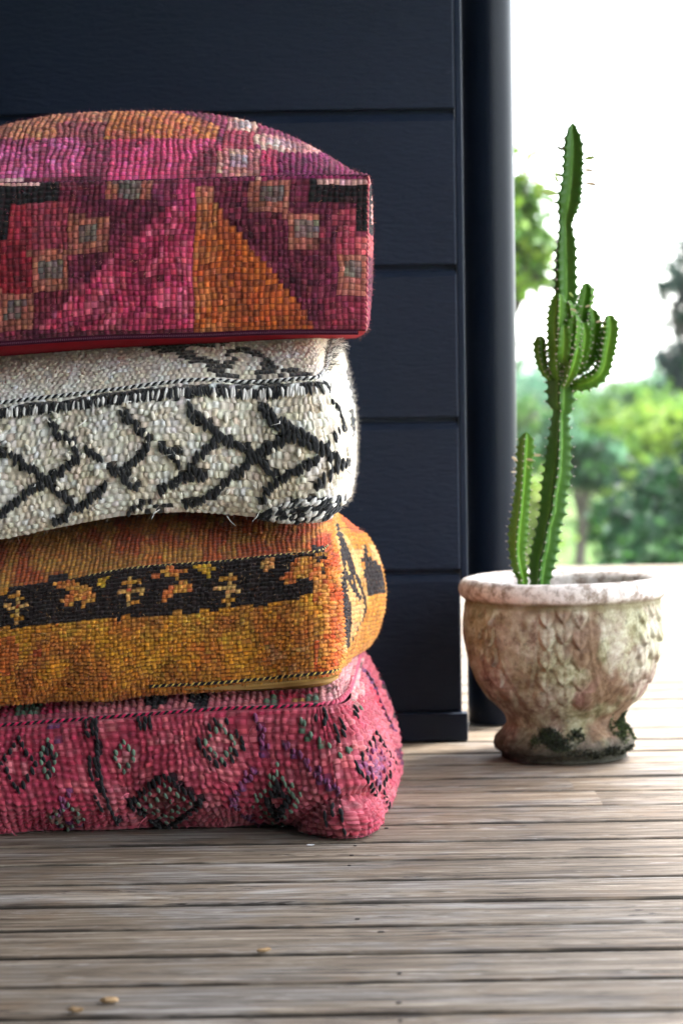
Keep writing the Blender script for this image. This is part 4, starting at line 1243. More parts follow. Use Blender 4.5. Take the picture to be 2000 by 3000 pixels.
for pts in ([(320, 300), (322, 352)], [(342, 290), (344, 342)], [(330, 432), (335, 505)], [(352, 440), (362, 505)], [(350, 570), (372, 610)], [(512, 290), (518, 312)], [(535, 292), (536, 335)], [(552, 290), (554, 312)], [(1190, 255), (1196, 300)],
            [(1165, 284), (1168, 304)], [(1235, 318), (1238, 362)], [(1256, 296), (1258, 340)], [(1300, 250), (1302, 275)], [(1222, 612), (1228, 648)], [(1202, 640), (1204, 668)], [(1250, 632), (1252, 672)], [(1268, 690), (1272, 702)], [(1402, 560), (1425, 610)],
            [(356, 300), (360, 380), (364, 460), (378, 545), (404, 605), (432, 662)]):
    for q in along(pts, 22): dash4(q[0], q[1], KK, .014, .0060)
for pts in ([(942, 275), (985, 400)], [(1062, 382), (1150, 470), (1240, 545)], [(920, 470), (845, 600)], [(860, 605), (960, 668)], [(250, 560), (200, 640)]):
    for q in along(pts, 15): dash4(q[0] + RNG.normal(0, 8), q[1] + RNG.normal(0, 5), PP, .010, .0065)
for x, y in ((1108, 295), (1122, 300), (1148, 345), (1178, 365), (1272, 400), (1250, 420), (1318, 250), (1210, 385)): dash4(x, y, GG, .012)
for pts in ([(1392, 120), (1420, 190), (1455, 270), (1476, 330)], [(1340, 118), (1372, 170), (1400, 250), (1442, 330)]):
    for q in along(pts, 17): dash4(q[0], q[1], KK if RNG.random() < .6 else PP, .011, .0055)
tufts('pattern_dashes', p4.root, marks4, M['fabric'])
p4.closed([(214, 96, 122), (206, 70, 104), (224, 130, 146)], 58, 18, M['fabric'], .03)
mesh_np('base_panel', coons(p4.fb, p4.rb, p4.bb, p4.lb, lambda u, v: 0 * u)(.03 + .94 * uu, .10 + .87 * vv).reshape(-1, 3), grid_faces(60, 60)[:, ::-1], M['red_cloth'], p4.root)
seam = p4.ft(np.linspace(0, .86, 300)) + np.array([0, -.004, .001])
twist_cord('top_seam', seam, .0032, .012, [(24, 20, 24), (206, 36, 84)], p4.root, M['fabric'])
seam = np.vstack([p4.ft(np.linspace(.86, 1, 40)), p4.rt(np.linspace(.02, .95, 160))]) + np.array([0, -.001, .001])
twist_cord('corner_seam', seam, .0045, .016, [(178, 62, 88), (190, 90, 108)], p4.root, M['fabric'])
P, N = surf_sample(S4f, 2600); Q, K_ = surf_sample(S4r, 1200)
P = np.vstack([P, Q]); N = np.vstack([N, K_])
fibres('loose_wool', p4.root, P + N * .003, N, .007, .00016, np.array([lin(c) for c in ((224, 120, 140), (206, 60, 100))])[RNG.integers(0, 2, len(P))], M['fabric'])
P, N = surf_sample(S4f, 14)
fibres('pulled_thread', p4.root, P + N * .005, N, .020, .0009, np.tile(lin((224, 110, 130)), (14, 1)), M['fabric'])

# ================================================================== POT
PC = ground_at(1651, 2216); PX, PY = PC[0], PC[1]
def pot_mat():
    t = NT('weathered_terracotta')
    v = t.mapping((1, 1, 1))
    tc = t.n('ShaderNodeTexCoord'); sx = t.n('ShaderNodeSeparateXYZ'); t.l(tc.outputs['Object'], sx.inputs[0])
    z = sx.outputs['Z']; x = sx.outputs['X']
    n1 = t.noise(v, 9, 6, 0.62, .3); n2 = t.noise(v, 26, 6, 0.65); n3 = t.noise(v, 95, 5, 0.7); n4 = t.noise(v, 5.5, 4, .55, .5)
    vs = t.noise(t.mapping((40, 40, 7)), 1.0, 4, .6)
    n5 = t.noise(v, 48, 7, .75)
    terra = t.ramp(n5, [(.34, (.085, .048, .030)), (.48, (.21, .135, .10)), (.64, (.34, .25, .205))])
    lime = t.ramp(n5, [(.34, (.165, .128, .085)), (.48, (.40, .355, .275)), (.64, (.63, .59, .51))])
    lich = t.ramp(n5, [(.34, (.085, .070, .028)), (.48, (.235, .22, .115)), (.64, (.48, .48, .33))])
    up_w = t.step(z, .05, .30)
    ml = t.step(t.math('ADD', t.math('ADD', t.math('MULTIPLY', n2, .9), t.math('MULTIPLY', vs, .30)), t.math('MULTIPLY', up_w, .14)), .52, .74)
    c = t.mix(ml, terra, lime)
    mg = t.math('MULTIPLY', t.step(t.math('ADD', n1, t.math('MULTIPLY', n5, .5)), .62, .82), .9)
    c = t.mix(mg, c, lich)
    # bare brown patch and dark runs
    br = t.step(t.math('ADD', t.noise(t.mapping((1, 1, .8)), 8.5, 3, .5), t.math('MULTIPLY', n5, .12)), .60, .67)
    c = t.mix(t.math('MULTIPLY', br, .80), c, t.ramp(n5, [(.3, (.06, .028, .014)), (.65, (.19, .090, .050))]))
    bare = t.math('MULTIPLY', t.step(t.math('ADD', n4, t.math('MULTIPLY', n5, .15)), .62, .68), t.math('SUBTRACT', 1.0, t.step(z, .12, .19)))
    c = t.mix(t.math('MULTIPLY', bare, .85), c, t.ramp(n5, [(.3, (.13, .062, .048)), (.7, (.27, .15, .12))]))
    rim = t.step(z, .286, .300)
    rimc = t.mix(t.step(n5, .38, .58), (.30, .24, .20), (.74, .69, .66))
    c = t.mix(t.math('MULTIPLY', rim, .88), c, rimc)
    sp_ = t.step(t.noise(v, 150, 3, .6), .63, .72)
    c = t.mix(t.math('MULTIPLY', sp_, .6), c, (.07, .052, .035))
    sp2 = t.step(t.math('ADD', t.noise(v, 60, 4, .6), 0), .64, .70)
    c = t.mix(t.math('MULTIPLY', sp2, .55), c, (.10, .09, .07))
    gv = t.math('MULTIPLY', t.step(z, .276, .284), t.math('SUBTRACT', 1.0, t.step(z, .288, .296)))
    c = t.mix(t.math('MULTIPLY', gv, .7), c, (.17, .14, .07))
    # grime on the foot
    foot = t.math('SUBTRACT', 1.0, t.step(z, .018, .085))
    gr = t.math('MULTIPLY', t.step(t.math('ADD', n2, t.math('MULTIPLY', foot, .42)), .62, .78), foot)
    c = t.mix(gr, c, t.ramp(n3, [(.3, (.018, .017, .010)), (.62, (.07, .068, .05)), (.8, (.25, .22, .15))]))
    h = t.math('ADD', t.math('MULTIPLY', n3, .6), n2)
    nb = t.bump(t.math('ADD', h, n5), .9, .003)
    return t.set(color=c, rough=.88, spec=.22, normal=nb)
M['pot'] = pot_mat()
prof = [(.0, .006), (.104, .006), (.1085, .0015), (.111, .004), (.1135, .010), (.1165, .0135), (.1245, .018), (.1275, .0255), (.1268, .033), (.1225, .041), (.1135, .0515), (.1065, .060), (.1045, .0665),
        (.1065, .0745), (.1125, .085), (.1362, .111), (.1548, .137), (.1690, .170), (.1770, .2013), (.1795, .230), (.1788, .253), (.1765, .275), (.1752, .2865),
        (.1768, .2895), (.1825, .2945), (.1860, .302), (.1868, .310), (.1850, .318), (.1800, .3245), (.1720, .327), (.1635, .3245), (.1575, .318), (.1545, .309), (.1540, .295), (.1520, .262), (.1500, .245), (.0, .240)]
pr = resample(prof, 330)
TH = 512
th = np.arange(TH) / TH * 2 * math.pi
Rr = np.repeat(pr[:, 0][:, None], TH, 1); Zz = np.repeat(pr[:, 1][:, None], TH, 1)
tt = np.repeat(th[None, :], len(pr), 0)            # angle 0 = towards +X, camera side at -90 degrees
# relief: six columns of overlapping pointed leaves, three abreast
outer = (np.arange(len(pr)) < np.argmax(pr[:, 1]))[:, None]
relief = np.zeros_like(Rr)
for k in range(6):
    c0 = math.radians(-90 - 5 + 61 * k)
    d = (tt - c0 + math.pi) % (2 * math.pi) - math.pi
    x = d * .172 * (.45 + .55 * smooth(.07, .25, Zz))       # narrowing towards the foot
    body = (Zz > .085) & (Zz < .286) & outer
    for j, xo in enumerate((-.028, 0.0, .028)):
        row_h = .0375
        zz_ = .288 + (.010 if j == 1 else 0.0) - Zz
        idx = np.floor(zz_ / row_h); f = zz_ / row_h - idx
        wv = .0150 * np.where(f < .35, 1.0, np.clip(1 - (np.clip(f - .35, 0, 1) / .65) ** 1.7, 0, 1))
        xx = np.abs(x - xo * (.72 + .28 * smooth(.1, .28, Zz)))
        leaf = np.clip(1 - (xx / np.maximum(wv, 1e-4)) ** 6, 0, 1)
        hgt = (.0030 + .0064 * f) * leaf - .0016 * np.exp(-(xx / .0022) ** 2) * leaf
        relief = np.maximum(relief, np.where(body, hgt * (1 if j != 2 or k != 0 else .8), 0))
    stem_ = np.exp(-((np.abs(x) - .044) / .003) ** 2) * .0016 * body
    relief = np.maximum(relief, stem_)
relief *= smooth(.080, .12, Zz) * (.65 + .45 * vnoise(tt * 7, Zz * 40, 3))
wob = .0012 * (vnoise(tt / (2 * math.pi) * 14, Zz * 30, 5) - .5) * 2 + .0006 * (vnoise(tt / (2 * math.pi) * 60, Zz * 160, 6) - .5) * 2
seamw = smooth(0, .3, tt) * smooth(2 * math.pi, 2 * math.pi - .3, tt)
Rr2 = Rr + relief + wob * seamw * (Rr > .02)
Zz2 = Zz + .0012 * (vnoise(tt / (2 * math.pi) * 9, Zz * 0, 8) - .5) * 2 * seamw * smooth(.25, .31, Zz) 
V = np.stack([PX + Rr2 * np.cos(tt), PY + Rr2 * np.sin(tt), Zz2], -1)
pot = empty('plant_pot', (PX, PY, 0))
tag(pot, 'weathered terracotta urn planter with leaf relief and mossy foot standing on the deck', 'plant pot')
mesh_np('pot_body', V.reshape(-1, 3), grid_faces(len(pr), TH, True), M['pot'], pot)
# soil
t_ = NT('potting_soil'); vv_ = t_.mapping((1, 1, 1)); nn = t_.noise(vv_, 70, 5, .7)
M['soil'] = t_.set(color=t_.ramp(nn, [(.3, (.02, .016, .012)), (.7, (.10, .085, .065))]), rough=.95, spec=.1, normal=t_.bump(nn, .9, .006))
rs = np.linspace(0.001, .1525, 40); ths = np.arange(90) / 90 * 2 * math.pi
rg, tg = np.meshgrid(rs, ths, indexing='ij')
zs = .282 + .012 * (vnoise(rg * np.cos(tg) * 40 + 9, rg * np.sin(tg) * 40 + 9, 2) - .5)
mesh_np('soil', np.stack([PX + rg * np.cos(tg), PY + rg * np.sin(tg), zs], -1).reshape(-1, 3), grid_faces(40, 90, True), M['soil'], pot)
# moss cushions on the foot
M['moss'] = fabric_mat('moss_green', 1, .1)
def moss(name, n, ang0, ang1, z0, z1, cols, seed):
    a = np.radians(np.clip(RNG.normal((ang0 + ang1) / 2, (ang1 - ang0) / 4.2, n * 3), ang0, ang1)); z = np.clip(RNG.normal((z0 + z1) / 2 + (z1 - z0) * .22 * np.sin(np.degrees(a) * .21), (z1 - z0) / 4.6, n * 3), z0, z1)
    dens = vnoise(a * 9 + seed, z * 90, seed)
    fa = np.minimum((np.degrees(a) - ang0), (ang1 - np.degrees(a))) / (ang1 - ang0) * 4
    fz = np.minimum(z - z0, z1 - z) / (z1 - z0) * 4
    keep = (.5 * dens + .5 * vnoise(a * 31 + seed, z * 300, seed + 1)) > RNG.uniform(.30, .55, n * 3)
    a, z = a[keep][:n], z[keep][:n]
    r = np.interp(z, pr[10:20, 1] if False else pr[:150, 1], pr[:150, 0])
    # outer profile radius at height z (first crossing)
    zo, ro = pr[8:150, 1], pr[8:150, 0]
    r = np.interp(z, zo, ro)
    N = np.stack([np.cos(a), np.sin(a), np.full(a.shape, .55)], 1); N /= np.linalg.norm(N, axis=1, keepdims=True)
    P = np.stack([PX + r * np.cos(a), PY + r * np.sin(a), z], 1)
    cc = np.array([lin(c) for c in cols])[RNG.integers(0, len(cols), len(a))] * RNG.uniform(.6, 1.3, (len(a), 1))
    return fibres(name, pot, P + N * .0005, N, .0065, .0009, cc, M['moss'])
moss('moss', 2600, -122, -78, .030, .064, [(24, 32, 12), (40, 52, 14), (14, 18, 10), (54, 66, 20)], 2)
moss('moss', 2600, -45, 22, .034, .084, [(44, 60, 16), (62, 80, 22), (24, 32, 12)], 5)
moss('moss', 1200, -100, -20, .012, .030, [(22, 26, 14), (40, 46, 20), (60, 58, 34)], 8)

# ================================================================== CACTUS
def cactus_mat(name, mid, edge, pale):
    t = NT(name)
    a = t.n('ShaderNodeAttribute', attribute_name='Col')
    sep = t.n('ShaderNodeSeparateColor'); t.l(a.outputs['Color'], sep.inputs[0])
    v = t.mapping((1, 1, 1))
    n = t.noise(v, 120, 4, .65); n2 = t.noise(v, 22, 3, .5); n3 = t.noise(t.mapping((240, 240, 90)), 1.0, 3, .6)
    c = t.mix(t.step(sep.outputs[0], .12, .85), mid, edge)
    pl = t.math('MULTIPLY', t.math('SUBTRACT', 1.0, t.step(sep.outputs[0], .06, .42)), t.step(n3, .34, .60))
    c = t.mix(t.math('MULTIPLY', pl, .80), c, pale)
    c = t.mix(t.math('MULTIPLY', t.step(n2, .45, .7), .25), c, tuple(np.array(mid) * .55))
    tip = t.step(sep.outputs[1], .55, .95)
    c = t.mix(t.math('MULTIPLY', tip, .85), c, (.10, .055, .04))
    return t.set(color=c, rough=.50, spec=.26, normal=t.bump(n, .35, .001), sub=0.0)
M['cactus'] = cactus_mat('cactus_skin', (.060, .162, .013), (.030, .096, .008), (.17, .33, .07))
M['cactus_young'] = cactus_mat('young_cactus_skin', (.105, .245, .014), (.056, .150, .009), (.20, .37, .05))
M['spine'] = simple('cactus_spines', (.50, .42, .38), .6, .3)
M['spine_dark'] = simple('dark_cactus_spines', (.10, .06, .05), .6, .3)

def stem(name, parent, ctr, halfw, twist, step=.015, young=False, ribs=4, inner=.33, tooth=.36, seed=1):
    """ribbed, toothed cactus stem along 3D points ctr with half widths halfw"""
    r_ = random.Random(seed)
    n = max(40, int(np.sum(np.linalg.norm(np.diff(ctr, axis=0), axis=1)) / .0016))
    D = resample(np.hstack([ctr, np.array(halfw)[:, None]]), n)
    C, Rw = D[:, :3], D[:, 3]
    L = np.concatenate([[0], np.cumsum(np.linalg.norm(np.diff(C, axis=0), axis=1))])
    tw = np.radians(np.interp(L / L[-1], np.linspace(0, 1, len(twist)), twist))
    T = np.gradient(C, axis=0); T /= np.linalg.norm(T, axis=1, keepdims=True)
    A = np.cross(np.tile([0, 1.0, 0], (n, 1)), T); A /= np.linalg.norm(A, axis=1, keepdims=True)   # points right
    B = np.cross(T, A)
    B = -B if B[0, 1] > 0 else B                                                                       # points at the camera
    cap = np.sqrt(np.clip(1 - np.clip((L - (L[-1] - .014)) / .014, 0, 1) ** 2, .0, 1)) * .93 + .07
    m_ = 14
    per = []; edgev = []
    for k in range(ribs):
        for j in range(m_):
            f = j / m_
            per.append((k + f) / ribs * 2 * math.pi)
            e = abs(f - 0.0) if f < .5 else 1 - f
            edgev.append(1 - 2 * e)                   # 1 on the rib edge, 0 in the valley
    per = np.array(per); edgev = np.array(edgev)
    prof_ = inner + (1 - inner) * np.clip(edgev, 0, 1) ** 1.9
    prof_ = np.where(edgev > .98, 1.0, prof_)
    ph = np.array([r_.uniform(0, 1) for _ in range(ribs)])
    ribi = (np.floor(per / (2 * math.pi) * ribs + .5).astype(int)) % ribs
    fr = (L[:, None] / step + ph[ribi][None, :]) % 1.0
    cusp = np.exp(-np.abs(fr - .5) * 6.0) 
    tz = tooth * (cusp - .25) * (edgev[None, :] > .55) * np.clip((edgev[None, :] - .55) / .45, 0, 1)
    wave = 1 + .05 * (vnoise(L[:, None] * 45, ribi[None, :] * 3.3, seed) - .5) * 2
    R = Rw[:, None] * cap[:, None] * prof_[None, :] * (1 + tz) * wave
    ang = per[None, :] + tw[:, None]
    fit = np.max(np.abs(np.cos(tw[:, None] + np.arange(ribs)[None, :] * 2 * math.pi / ribs)), axis=1)
    R = R / fit[:, None]
    V = C[:, None, :] + R[..., None] * (np.cos(ang)[..., None] * A[:, None, :] + np.sin(ang)[..., None] * B[:, None, :])
    Fq = grid_faces(n, len(per), True)
    colv = np.zeros((n, len(per), 3)); colv[..., 0] = edgev[None, :]
    colv[..., 1] = (edgev[None, :] > .97) * np.clip((cusp - .35) / .5, 0, 1)
    o = mesh_np(name, V.reshape(-1, 3), Fq, M['cactus_young' if young else 'cactus'], parent, True, None, colv.reshape(-1, 3))
    # spines: a pair of small thorns on every tooth
    tv, tf = [], []
    for k in range(ribs):
        s = (0.5 - ph[k]) * step
        while s < L[-1] - .004:
            if s > .01:
                i = int(np.searchsorted(L, s)); i = min(i, n - 1)
                j = k * m_
                p = V[i, j]; d = p - C[i]; d = d / (np.linalg.norm(d) + 1e-9)
                for sg in (-1, 1):
                    side_ = np.cross(d, T[i]) * sg
                    dirn = d * .8 + side_ * .55 + T[i] * .25; dirn /= np.linalg.norm(dirn)
                    ln = r_.uniform(.0018, .0034) * min(1.0, .6 + Rw[i] / .03)
                    w1 = np.cross(dirn, T[i]); w1 /= np.linalg.norm(w1); w2 = np.cross(dirn, w1)
                    b0 = len(tv)
                    rad = .0013
                    for q in range(4):
                        a_ = q * math.pi / 2
                        tv.append(p - dirn * .001 + rad * (math.cos(a_) * w1 + math.sin(a_) * w2))
                    for q in range(4):
                        a_ = q * math.pi / 2
                        tv.append(p + dirn * ln + rad * .2 * (math.cos(a_) * w1 + math.sin(a_) * w2))
                    for q in range(4):
                        tf.append((b0 + q, b0 + (q + 1) % 4, b0 + 4 + (q + 1) % 4, b0 + 4 + q))
            s += step
    so = mesh_np('spines', np.array(tv) - np.array(parent.location) if False else np.array(tv), np.array(tf), M['spine'], parent, False)
    so['kind'] = 'stuff'
    return o, C, L, T, V

cactus = empty('cactus', (at(1585, 1700, PY)[0], PY, .276))
tag(cactus, 'tall green spiny candelabra cactus with a cluster of arms growing in the urn', 'cactus')
def path(lst, Y):
    C = np.array([at((l + r) / 2, y, Y + dy) for (y, l, r, dy) in lst])
    H = [(r - l) / 2 / F * Y for (y, l, r, dy) in lst]
    return C, H
YB = PY - .02
main = [(1722, 1550, 1612, 0), (1690, 1548, 1617, 0), (1650, 1548, 1625, 0), (1600, 1557, 1637, 0), (1545, 1569, 1640, 0), (1500, 1578, 1655, 0), (1450, 1582, 1661, 0), (1400, 1587, 1672, 0), (1330, 1599, 1674, 0), (1260, 1608, 1670, 0),
        (1215, 1615, 1666, 0), (1200, 1616, 1672, 0), (1178, 1602, 1682, 0), (1130, 1600, 1685, 0), (1060, 1604, 1684, 0), (980, 1610, 1684, 0), (900, 1618, 1688, 0), (850, 1622, 1690, 0), (790, 1625, 1688, 0), (740, 1628, 1686, 0), (690, 1633, 1681, 0),
        (655, 1635, 1676, 0), (630, 1633, 1684, 0), (600, 1631, 1698, 0), (580, 1630, 1704, 0), (530, 1639, 1708, 0), (470, 1645, 1709, 0), (430, 1649, 1706, 0), (400, 1654, 1698, 0), (375, 1663, 1688, 0), (358, 1672, 1682, 0)]
C, H = path(main, YB)
_, MC, ML, MT, MV = stem('stem', cactus, C, np.array(H) * .95, [12, 8, 4, 10, 14, 34, 46, 50, 44], .0168, seed=3)
low = [(1722, 1520, 1545, 0), (1690, 1512, 1545, 0), (1670, 1503, 1543, -.01), (1620, 1492, 1537, -.01), (1560, 1489, 1544, -.01), (1500, 1499, 1547, -.01), (1450, 1506, 1551, -.01), (1400, 1511, 1554, -.01), (1330, 1513, 1562, -.01), (1290, 1519, 1561, -.01), (1267, 1530, 1552, -.01)]
C, H = path(low, YB - .03)
_, LC, LL, LT, LV = stem('stem', cactus, C, np.array(H) * 1.02, [20, 12, 8, 14, 16], .0130, True, seed=5)
arms = [([(1672, 1118, .0), (1700, 1122, -.02), (1740, 1108, -.03), (1764, 1078, -.03), (1777, 1020, -.03), (1786, 965, -.03), (1783, 922, -.03)], [.006, .012, .0125, .0125, .0125, .0120, .008], 0),
        ([(1672, 1098, .0), (1700, 1078, .0), (1722, 1052, .01), (1736, 1010, .01), (1742, 955, .01), (1735, 905, .01)], [.006, .009, .0115, .012, .0115, .007], 1),
        ([(1664, 1075, .02), (1682, 1030, .03), (1698, 970, .03), (1710, 900, .03), (1718, 855, .03), (1716, 828, .03)], [.006, .011, .0125, .0135, .0125, .008], 2),
        ([(1652, 1105, -.02), (1664, 1060, -.05), (1674, 1000, -.055), (1680, 955, -.055), (1683, 922, -.055)], [.006, .0115, .0125, .0125, .008], 3),
        ([(1634, 1110, -.02), (1630, 1060, -.045), (1628, 980, -.05), (1632, 910, -.05), (1636, 860, -.05)], [.007, .0135, .0145, .0145, .009], 4),
        ([(1612, 1112, -.01), (1594, 1088, -.02), (1584, 1050, -.02), (1581, 1012, -.02), (1584, 983, -.02)], [.004, .007, .0098, .0105, .007], 5),
        ([(1650, 1135, -.03), (1668, 1095, -.06), (1682, 1050, -.065), (1692, 1015, -.065)], [.005, .0095, .0105, .007], 6),
        ([(1690, 1090, -.02), (1704, 1040, -.035), (1712, 985, -.035), (1708, 945, -.035)], [.005, .0095, .0105, .007], 7)]
arms += [([(1640, 1090, -.03), (1648, 1040, -.06), (1652, 985, -.065), (1650, 950, -.065)], [.005, .0095, .0105, .007], 8),
         ([(1668, 1050, .03), (1690, 1000, .045), (1700, 940, .045), (1697, 905, .045)], [.005, .0095, .0105, .007], 9),
         ([(1660, 1010, -.03), (1668, 960, -.045), (1664, 905, -.045), (1660, 880, -.045)], [.005, .009, .010, .007], 10)]
tips = []
for pts, hw, k in arms:
    C = np.array([at(x, y, YB + dy) for x, y, dy in pts])
    _, AC, AL, AT, AV = stem('arm', cactus, C, np.array(hw) * 1.12, [25 + 13 * k, 40 + 13 * k], .0108, True, seed=20 + k, tooth=.40)
    tips.append((AC, AT, AV))
# small fleshy leaves
M['cleaf'] = simple('cactus_leaf', (.30, .42, .12), .5, .4)
M['cleaf_dry'] = simple('dry_cactus_leaf', (.62, .52, .36), .7, .2)
def small_leaf(p, d, ln, dry=False):
    d = np.array(d, float); d /= np.linalg.norm(d)
    w = np.cross(d, [0, .9, .3]); w /= np.linalg.norm(w); nn_ = np.cross(w, d)
    Vv, Ff = [], []
    prof_l = [(0, .06), (.2, .22), (.5, .34), (.78, .28), (.95, .10), (1.0, .01)]
    for s, r in prof_l:
        for sg in (-1, 0, 1):
            Vv.append(p + d * ln * s + w * sg * r * ln * .5 + nn_ * (.10 * ln * math.sin(s * 3) - (.05 * ln if sg == 0 else 0)))
    b = len(Vv)
    for v_ in list(Vv): Vv.append(v_ + nn_ * .0007)
    for i in range(len(prof_l) - 1):
        for j in range(2):
            q = [i * 3 + j, i * 3 + j + 1, (i + 1) * 3 + j + 1, (i + 1) * 3 + j]
            Ff.append(q); Ff.append([b + x for x in q[::-1]])
    mesh_py('leaf', Vv, Ff, M['cleaf_dry' if dry else 'cleaf'], cactus, True)
def on_main(y, side):
    py = project(MC)[1]; i = int(np.argmin(np.abs(py - y)))
    j = np.argmax(project(MV[i])[0] * side)
    return MV[i, j]
for y, sd_, dx, dz, ln, dry in ((440, -1, -.9, .55, .017, 0), (510, -1, -1, .1, .014, 1), (522, -1, -1, .4, .016, 0), (548, -1, -.5, .9, .018, 0), (575, -1, -1, .15, .030, 0), (585, -1, .6, -.4, .014, 0),
                                (470, 1, 1, .15, .024, 0), (500, 1, 1, -.15, .020, 1), (535, 1, 1, -.2, .022, 1)):
    small_leaf(on_main(y, sd_), (dx, -.3, dz), ln, bool(dry))
for x, y, dx, dz, ln, dry in ((1515, 1352, -.8, .7, .014, 1), (1540, 1345, .9, -.2, .013, 1), (1562, 1335, 1, .05, .014, 1), (1540, 1362, .6, -.7, .010, 0), (1512, 1384, -1, .1, .010, 1),
                              (1670, 905, .9, -.4, .011, 1), (1678, 870, -.6, .6, .012, 0), (1712, 900, .9, .3, .010, 1), (1745, 945, .8, .3, .010, 1), (1760, 960, .9, .3, .010, 0)):
    small_leaf(at(x, y, YB - .055), (dx, -.4, dz), ln, bool(dry))

# ------------------------------------------------------------------ crumbs on the boards
M['chip'] = simple('pale_wood_chip', (.34, .22, .11), .8, .2)
M['fleck'] = simple('white_fleck', (.72, .72, .74), .7, .2)
def chip(px, py, L, W_, Hh, ang, label, mat='chip', seed=1):
    r_ = random.Random(seed)
    g = ground_at(px, py, .0006)
    bm = bmesh.new(); bmesh.ops.create_icosphere(bm, subdivisions=2, radius=1.0)
    for v in bm.verts:
        k = 1 + r_.uniform(-.22, .22)
        v.co = Vector((v.co.x * L / 2 * k, v.co.y * W_ / 2 * k, (v.co.z * .5 + .5) * Hh * k))
    o = bm_obj('wood_chip' if mat == 'chip' else 'fleck', bm, M[mat])
    o.location = tuple(g); o.rotation_euler = (0, 0, ang)
    tag(o, label, 'chip' if mat == 'chip' else 'fleck')
chip(320, 2938, .022, .012, .006, .2, 'larger pale orange wood chip lying on the deck boards', seed=2)
chip(222, 2966, .018, .009, .006, -.3, 'small pale wood chip beside the larger orange chip', seed=3)
chip(772, 2789, .019, .009, .005, .4, 'brownish wood chip caught beside a gap between deck boards', seed=4)
chip(908, 2477, .012, .004, .0018, 0, 'tiny white fleck on the deck before the pink cushion', 'fleck', 5)

# ================================================================== GARDEN BEYOND THE DECK
def lawn_mat():
    t = NT('lawn_grass')
    v = t.mapping((1, 1, 1)); n1 = t.noise(v, .35, 4, .6); n2 = t.noise(v, 14, 4, .7)
    c = t.ramp(n1, [(.3, (.055, .11, .022)), (.55, (.11, .18, .04)), (.75, (.19, .22, .075))])
    c = t.mix(t.math('MULTIPLY', n2, .5), c, (.045, .085, .02))
    return t.set(color=c, rough=.85, spec=.2, normal=t.bump(n2, .8, .05))
M['lawn'] = lawn_mat()
def land(x, y):
    r = np.hypot(x, y)
    z = -.75 + .0 * x
    z = z - 3.2 * smooth(29, 52, r) + .18 * (vnoise(x / 6, y / 6, 3) - .5)
    z = z + smooth(60, 500, r) * 1.5 * (.5 + .5 * vnoise(x / 60 + 5, y / 60, 2))
    return z
ring_r = np.concatenate([np.linspace(0, 60, 50), np.linspace(64, 1200, 40)])
tg = np.arange(120) / 120 * 2 * math.pi
rr_, aa_ = np.meshgrid(ring_r, tg, indexing='ij')
X_, Y_ = rr_ * np.sin(aa_), rr_ * np.cos(aa_)
o = mesh_np('lawn', np.stack([X_, Y_, land(X_, Y_)], -1).reshape(-1, 3), grid_faces(len(ring_r), 120, True)[:, ::-1], M['lawn'])
tag(o, 'rough green lawn falling away behind the deck', None, None, 'structure')

def leaf_mat(name):
    t = NT(name)
    a = t.n('ShaderNodeAttribute', attribute_name='Col')
    tr = t.n('ShaderNodeBsdfTranslucent'); t.l(a.outputs['Color'], tr.inputs['Color'])
    mx = t.n('ShaderNodeMixShader'); mx.inputs[0].default_value = .35
    t.set(color=a.outputs['Color'], rough=.55, spec=.35)
    t.l(t.b.outputs[0], mx.inputs[1]); t.l(tr.outputs[0], mx.inputs[2]); t.l(mx.outputs[0], t.out.inputs['Surface'])
    return t.m
M['leaf'] = leaf_mat('tree_leaves')
t_ = NT('bark'); bn = t_.noise(t_.mapping((9, 9, 2)), 3, 5, .65)
M['bark'] = t_.set(color=t_.ramp(bn, [(.3, (.035, .028, .022)), (.7, (.13, .11, .09))]), rough=.9, spec=.15, normal=t_.bump(bn, .8, .02))

